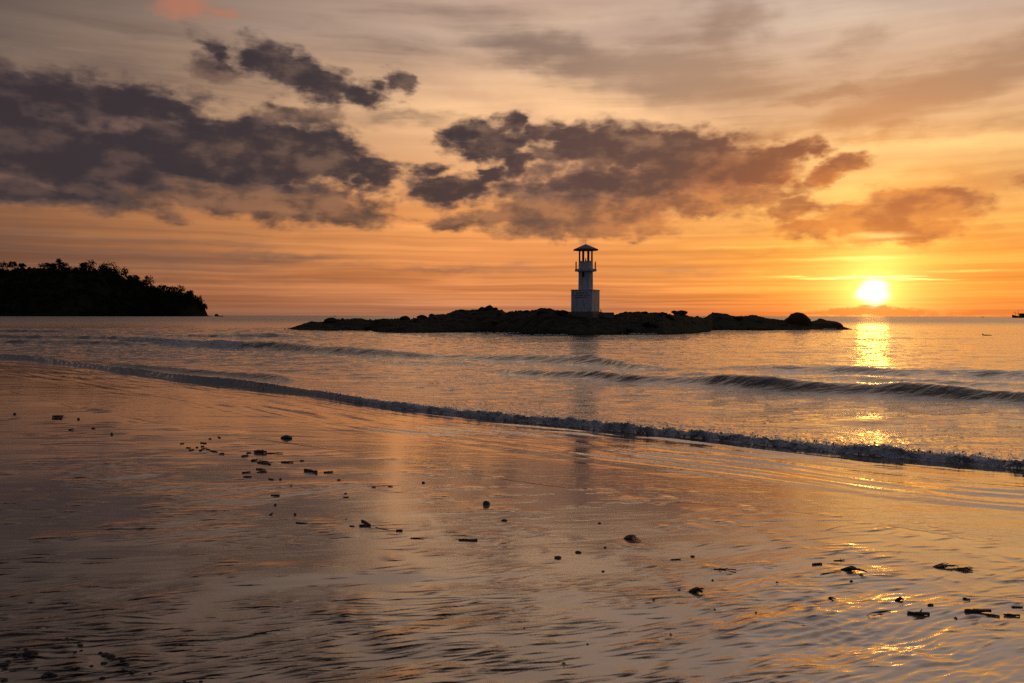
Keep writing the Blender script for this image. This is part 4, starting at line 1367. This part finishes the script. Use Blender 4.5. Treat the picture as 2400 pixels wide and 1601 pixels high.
stick(580, 1118, 20, 3, 'ragged stick lowest in the left corner of the driftwood patch', rise=-1)
stick(635, 1124, 12, 3, 'small chip below the driftwood patch, left of a pebble', rise=-2)
stone(657, 1122, 7, 5, 'pebble at the lower right of the driftwood patch', i_=2)
stone(794, 1124, 9, 4, 'small flat stone below the hook ended stick', i_=3)
stone(992, 1130, 9, 6, 'lone dark pebble far to the right of the driftwood patch', i_=4)
stone(682, 1138, 6, 4, 'little pebble beneath the broken block of driftwood', i_=1)
stick(876, 1142, 10, 2.6, 'short chip, left of two in a row above the block shaped stone', rise=0)
stick(915, 1141, 11, 2.4, 'short chip, right of two in a row above the block shaped stone', rise=0)
stick(645, 1162, 21, 4, 'flat stick lying alone below the driftwood patch', rise=1)
stone(810, 1156, 8, 4, 'flat pebble, upper of two beside each other above the shell', i_=0)
stick(811, 1166, 13, 3, 'thin chip just under the flat pebble', rise=0)
stone(645, 1182, 8, 6, 'rounded pebble below the flat lone stick', i_=2)
stone(691, 1204, 7, 7, 'upright pebble left of the reddish shell', i_=3)
weed(635, 1207, 12, 7, 'scrap of weed below the rounded pebble', 4)
stick(707, 1227, 28, 3.2, 'thin straight stick left of the crossed driftwood pieces', rise=-2)
# the crossed pieces
stick(856, 1233, 28, 6, 'thick short log under a slanting piece, left of the trailing twig', rise=0)
stick(857, 1226, 18, 6, 'short piece of wood propped slanting on the short log', rise=-9)
stick(905, 1241, 50, 2.2, 'long thin twig trailing right from the crossed wood', rise=-9, bend=-.04)
stick(936, 1244, 15, 4.5, 'lump of wood at the end of the trailing twig', rise=-1)
stick(825, 1234, 11, 4, 'small chip left of the crossed wood', rise=-1)
stone(1139, 1177, 17, 16, 'upright block shaped dark stone in the middle of the beach', i_=1, depth=.75)
stone(1182, 1218, 16, 6, 'flat dark stone below and right of the block shaped stone', i_=2)
stick(1097, 1267, 44, 5.5, 'long straight thick stick below the block shaped stone', rise=-1, twigs=1)
stick(978, 1262, 32, 2.6, 'thin stick left of the long thick stick', rise=-1)
weed(1473, 1263, 42, 11, 'reddish spiky weed clump in the cloud\'s reflection', 9, mat_twig)
stone(1307, 1305, 17, 9, 'dark rounded stone, left of a pair in the lower middle', i_=3)
stone(1355, 1293, 16, 7, 'wedge shaped stone, right of a pair in the lower middle', i_=4)
stone(1418, 1282, 7, 5, 'tiny pebble below the spiky weed clump', i_=0)
stone(1413, 1338, 8, 5, 'pebble right of and below the pair of stones', i_=1)
stone(1405, 1225, 8, 5, 'small pebble above the spiky weed clump', i_=2)
stick(1584, 1312, 23, 3, 'short flat stick right of the pair of stones', rise=1)
# right hand side
stick(1699, 1336, 53, 3.5, 'forked twig lying on the wet sand left of the sun\'s glitter', rise=-4, bend=.03, twigs=2)
stick(1915, 1323, 23, 4.5, 'short knobbly twig just above the sun\'s glitter', rise=0, twigs=3)
stick(1967, 1314, 26, 2.4, 'thin pale twig right of and above the knobbly one', rise=1, mat=mat_twig, twigs=1)
weed(1988, 1337, 44, 13, 'dense dark weed clump at the top of the sun\'s glitter', 11)
stick(1947, 1343, 48, 2.5, 'thin reddish twig trailing left from the dense weed clump', rise=6, mat=mat_twig)
weed(2200, 1329, 60, 8, 'long straggling weed strand far right above the glitter', 10)
weed(2250, 1335, 34, 8, 'tangled end of weed right of the long straggling strand', 7)
weed(1627, 1388, 36, 18, 'upright tangle of weed left of the forked twig and below it', 9)
stick(2153, 1441, 51, 9, 'thick broken driftwood block right of the glitter', rise=-3, twigs=1)
stick(2292, 1435, 60, 9, 'largest dark driftwood log at the far right', rise=-4, twigs=1)
stick(2320, 1443, 46, 4.5, 'thinner stick under the largest log, sticking out to the right', rise=-8)
stick(2371, 1444, 37, 6, 'short thick stick at the right edge beyond the largest log', rise=-2)
stick(2384, 1424, 26, 3.5, 'thin stick at the right edge above the short thick one', rise=-1)
stone(2181, 1417, 12, 8, 'dark pebble between the broken block and the largest log', i_=3)
stick(2265, 1405, 17, 4.5, 'small piece of wood above the largest log', rise=-4)
weed(2104, 1408, 19, 12, 'sprig of weed above the thick broken block', 6)
weed(1947, 1404, 15, 8, 'small sprig of weed inside the sun\'s glitter', 5)
stone(1995, 1361, 7, 6, 'pebble on the bright streak below the dense weed clump', i_=0)
stone(1821, 1364, 6, 4, 'tiny pebble between the forked twig and the glitter', i_=1)
stone(1670, 1359, 6, 5, 'tiny pebble right under the forked twig', i_=2)
stone(1623, 1303, 12, 5, 'flat pebble above and left of the forked twig', i_=4)
stick(2052, 1440, 74, 2.8, 'long bent reddish twig lying across the glitter', rise=14, bend=.06, mat=mat_twig, twigs=1)
# far left
stone(34, 969, 6, 6, 'small stone near the left edge below the waterline', i_=1)
stick(136, 976, 26, 3.4, 'short stick, upper of a heap near the left edge', rise=0)
stick(134, 982, 24, 4, 'short stick under it at the bottom of the heap near the left edge', rise=0)
stone(184, 981, 6, 6, 'pebble right of the small heap of sticks on the left', i_=2)
stone(218, 1003, 9, 4, 'flat pebble below the small heap on the left', i_=3)
stone(262, 1016, 6, 6, 'pebble furthest right of the few on the upper left sand', i_=4)
weed(163, 1008, 14, 5, 'scrap of weed below the small heap of sticks on the left', 4)
for (px, py, w_) in ((427, 1040, 9), (442, 1050, 10), (449, 1055, 11), (462, 1049, 6), (475, 1047, 9), (478, 1052, 12), (470, 1056, 7), (488, 1054, 9), (497, 1058, 9), (505, 1059, 8), (477, 1039, 14), (492, 1029, 6), (514, 1026, 6), (520, 1064, 12)):
    stick(px, py, w_, 3.0, 'small black chip of wood in the scatter left of the driftwood patch', rise=random.uniform(-2, 2), group='scatter of small black chips left of the driftwood patch', name='wood_chip', cat='wood chip')

# lumps at the lower left corner
for (px, py, w_, lab) in ((69, 1528, 26, 'largest dark lump of the left hand cluster in the lower left corner'), (115, 1578, 24, 'large dark lump nearest the bottom edge in the lower left scatter'),
                          (247, 1533, 19, 'dark lump at the head of the diagonal row of lumps, lower left'), (262, 1537, 20, 'long dark lump just right of the head of the diagonal row'),
                          (243, 1553, 14, 'dark lump right below the head of the diagonal row'), (287, 1547, 12, 'second lump down the diagonal row in the lower left'),
                          (298, 1558, 12, 'third lump down the diagonal row in the lower left'), (289, 1570, 10, 'lump just left of the end of the diagonal row'),
                          (309, 1576, 11, 'last lump at the bottom end of the diagonal row'), (8, 1556, 18, 'dark lump cut by the left edge of the picture near the bottom'),
                          (187, 1511, 12, 'lone lump above the gap between the two clusters of lumps, lower left'), (351, 1578, 8, 'small lump standing alone right of the end of the diagonal row'),
                          (432, 1595, 8, 'left one of two tiny lumps on the bottom edge'), (471, 1596, 9, 'right one of two tiny lumps on the bottom edge'),
                          (157, 1495, 7, 'topmost tiny lump above the lower left scatter'), (239, 1588, 12, 'lump on the bottom edge below the diagonal row')):
    stone(px, py, w_, w_ * random.uniform(.45, .6), lab, group='dark lumps in the lower left corner', i_=random.randrange(5), cat='stone lump', name='stone_lump')
for (px, py, w_) in ((60, 1521, 10), (85, 1526, 9), (104, 1584, 14), (128, 1582, 12), (236, 1529, 11), (281, 1541, 8), (176, 1527, 9), (20, 1549, 12), (12, 1566, 10),
                     (190, 1524, 8), (42, 1519, 7), (38, 1538, 9), (214, 1560, 10), (60, 1542, 9), (75, 1536, 12), (84, 1565, 9), (10, 1592, 14), (34, 1534, 8)):
    stone(px, py, w_, w_ * random.uniform(.45, .6), 'tiny dark crumb of stone strewn between the larger lumps in the lower left corner', group='crumbs of stone in the lower left corner', i_=random.randrange(5), cat='stone crumb', name='stone_crumb')

# shells that catch the light
shell_me = bpy.data.meshes.new('seashell')
bm = bmesh.new()
rows = []
for i_ in range(6):
    q_ = i_ / 5
    row = []
    for k in range(11):
        an = math.pi * (k / 10 - .5) * 1.15
        rr_ = q_ * (1 + .05 * (k % 2))
        row.append(bm.verts.new((rr_ * math.sin(an), rr_ * math.cos(an) - .4, .55 * math.sin(math.pi * min(1, q_ * .95)) * math.cos(an * .8) + .02)))
    rows.append(row)
for A_, B_ in zip(rows, rows[1:]):
    for k in range(10): bm.faces.new((A_[k], A_[k + 1], B_[k + 1], B_[k]))
bmesh.ops.solidify(bm, geom=bm.faces[:], thickness=.06)
bm.to_mesh(shell_me); bm.free()
shell_me.materials.append(mat_shell)
for (px, py, w_, lab) in ((812, 1217, 7, 'reddish shell above the crossed driftwood pieces'), (1592, 1383, 9, 'shiny shell beside the upright tangle of weed'),
                          (1532, 1404, 7, 'pale shell left of the upright weed tangle and lower'), (1572, 1487, 8, 'pale shell in the lower middle right with rills round it'),
                          (1377, 1510, 6, 'small pale shell low in the middle of the beach'), (1229, 1472, 6, 'small pinkish shell at the tip of a dark rill left of the middle'),
                          (1321, 1556, 8, 'pale shell nearest the bottom edge in the middle'), (2240, 1450, 8, 'shiny shell left of and below the largest log'),
                          (1772, 1437, 8, 'pale shell lying alone left of the long bent reddish twig'), (1675, 1429, 7, 'pale shell at the right tip of a dark rill')):
    p_ = ground(px, py); k_ = mpp(p_)
    o = link('seashell', shell_me, None, None, (p_.x, p_.y, p_.z + .001), (0, 0, random.uniform(0, 6)))
    s_ = w_ * k_ * .55
    o.scale = (s_, s_, s_ * 1.3)
    tag(o, lab, 'seashell', 'shells on the wet sand')
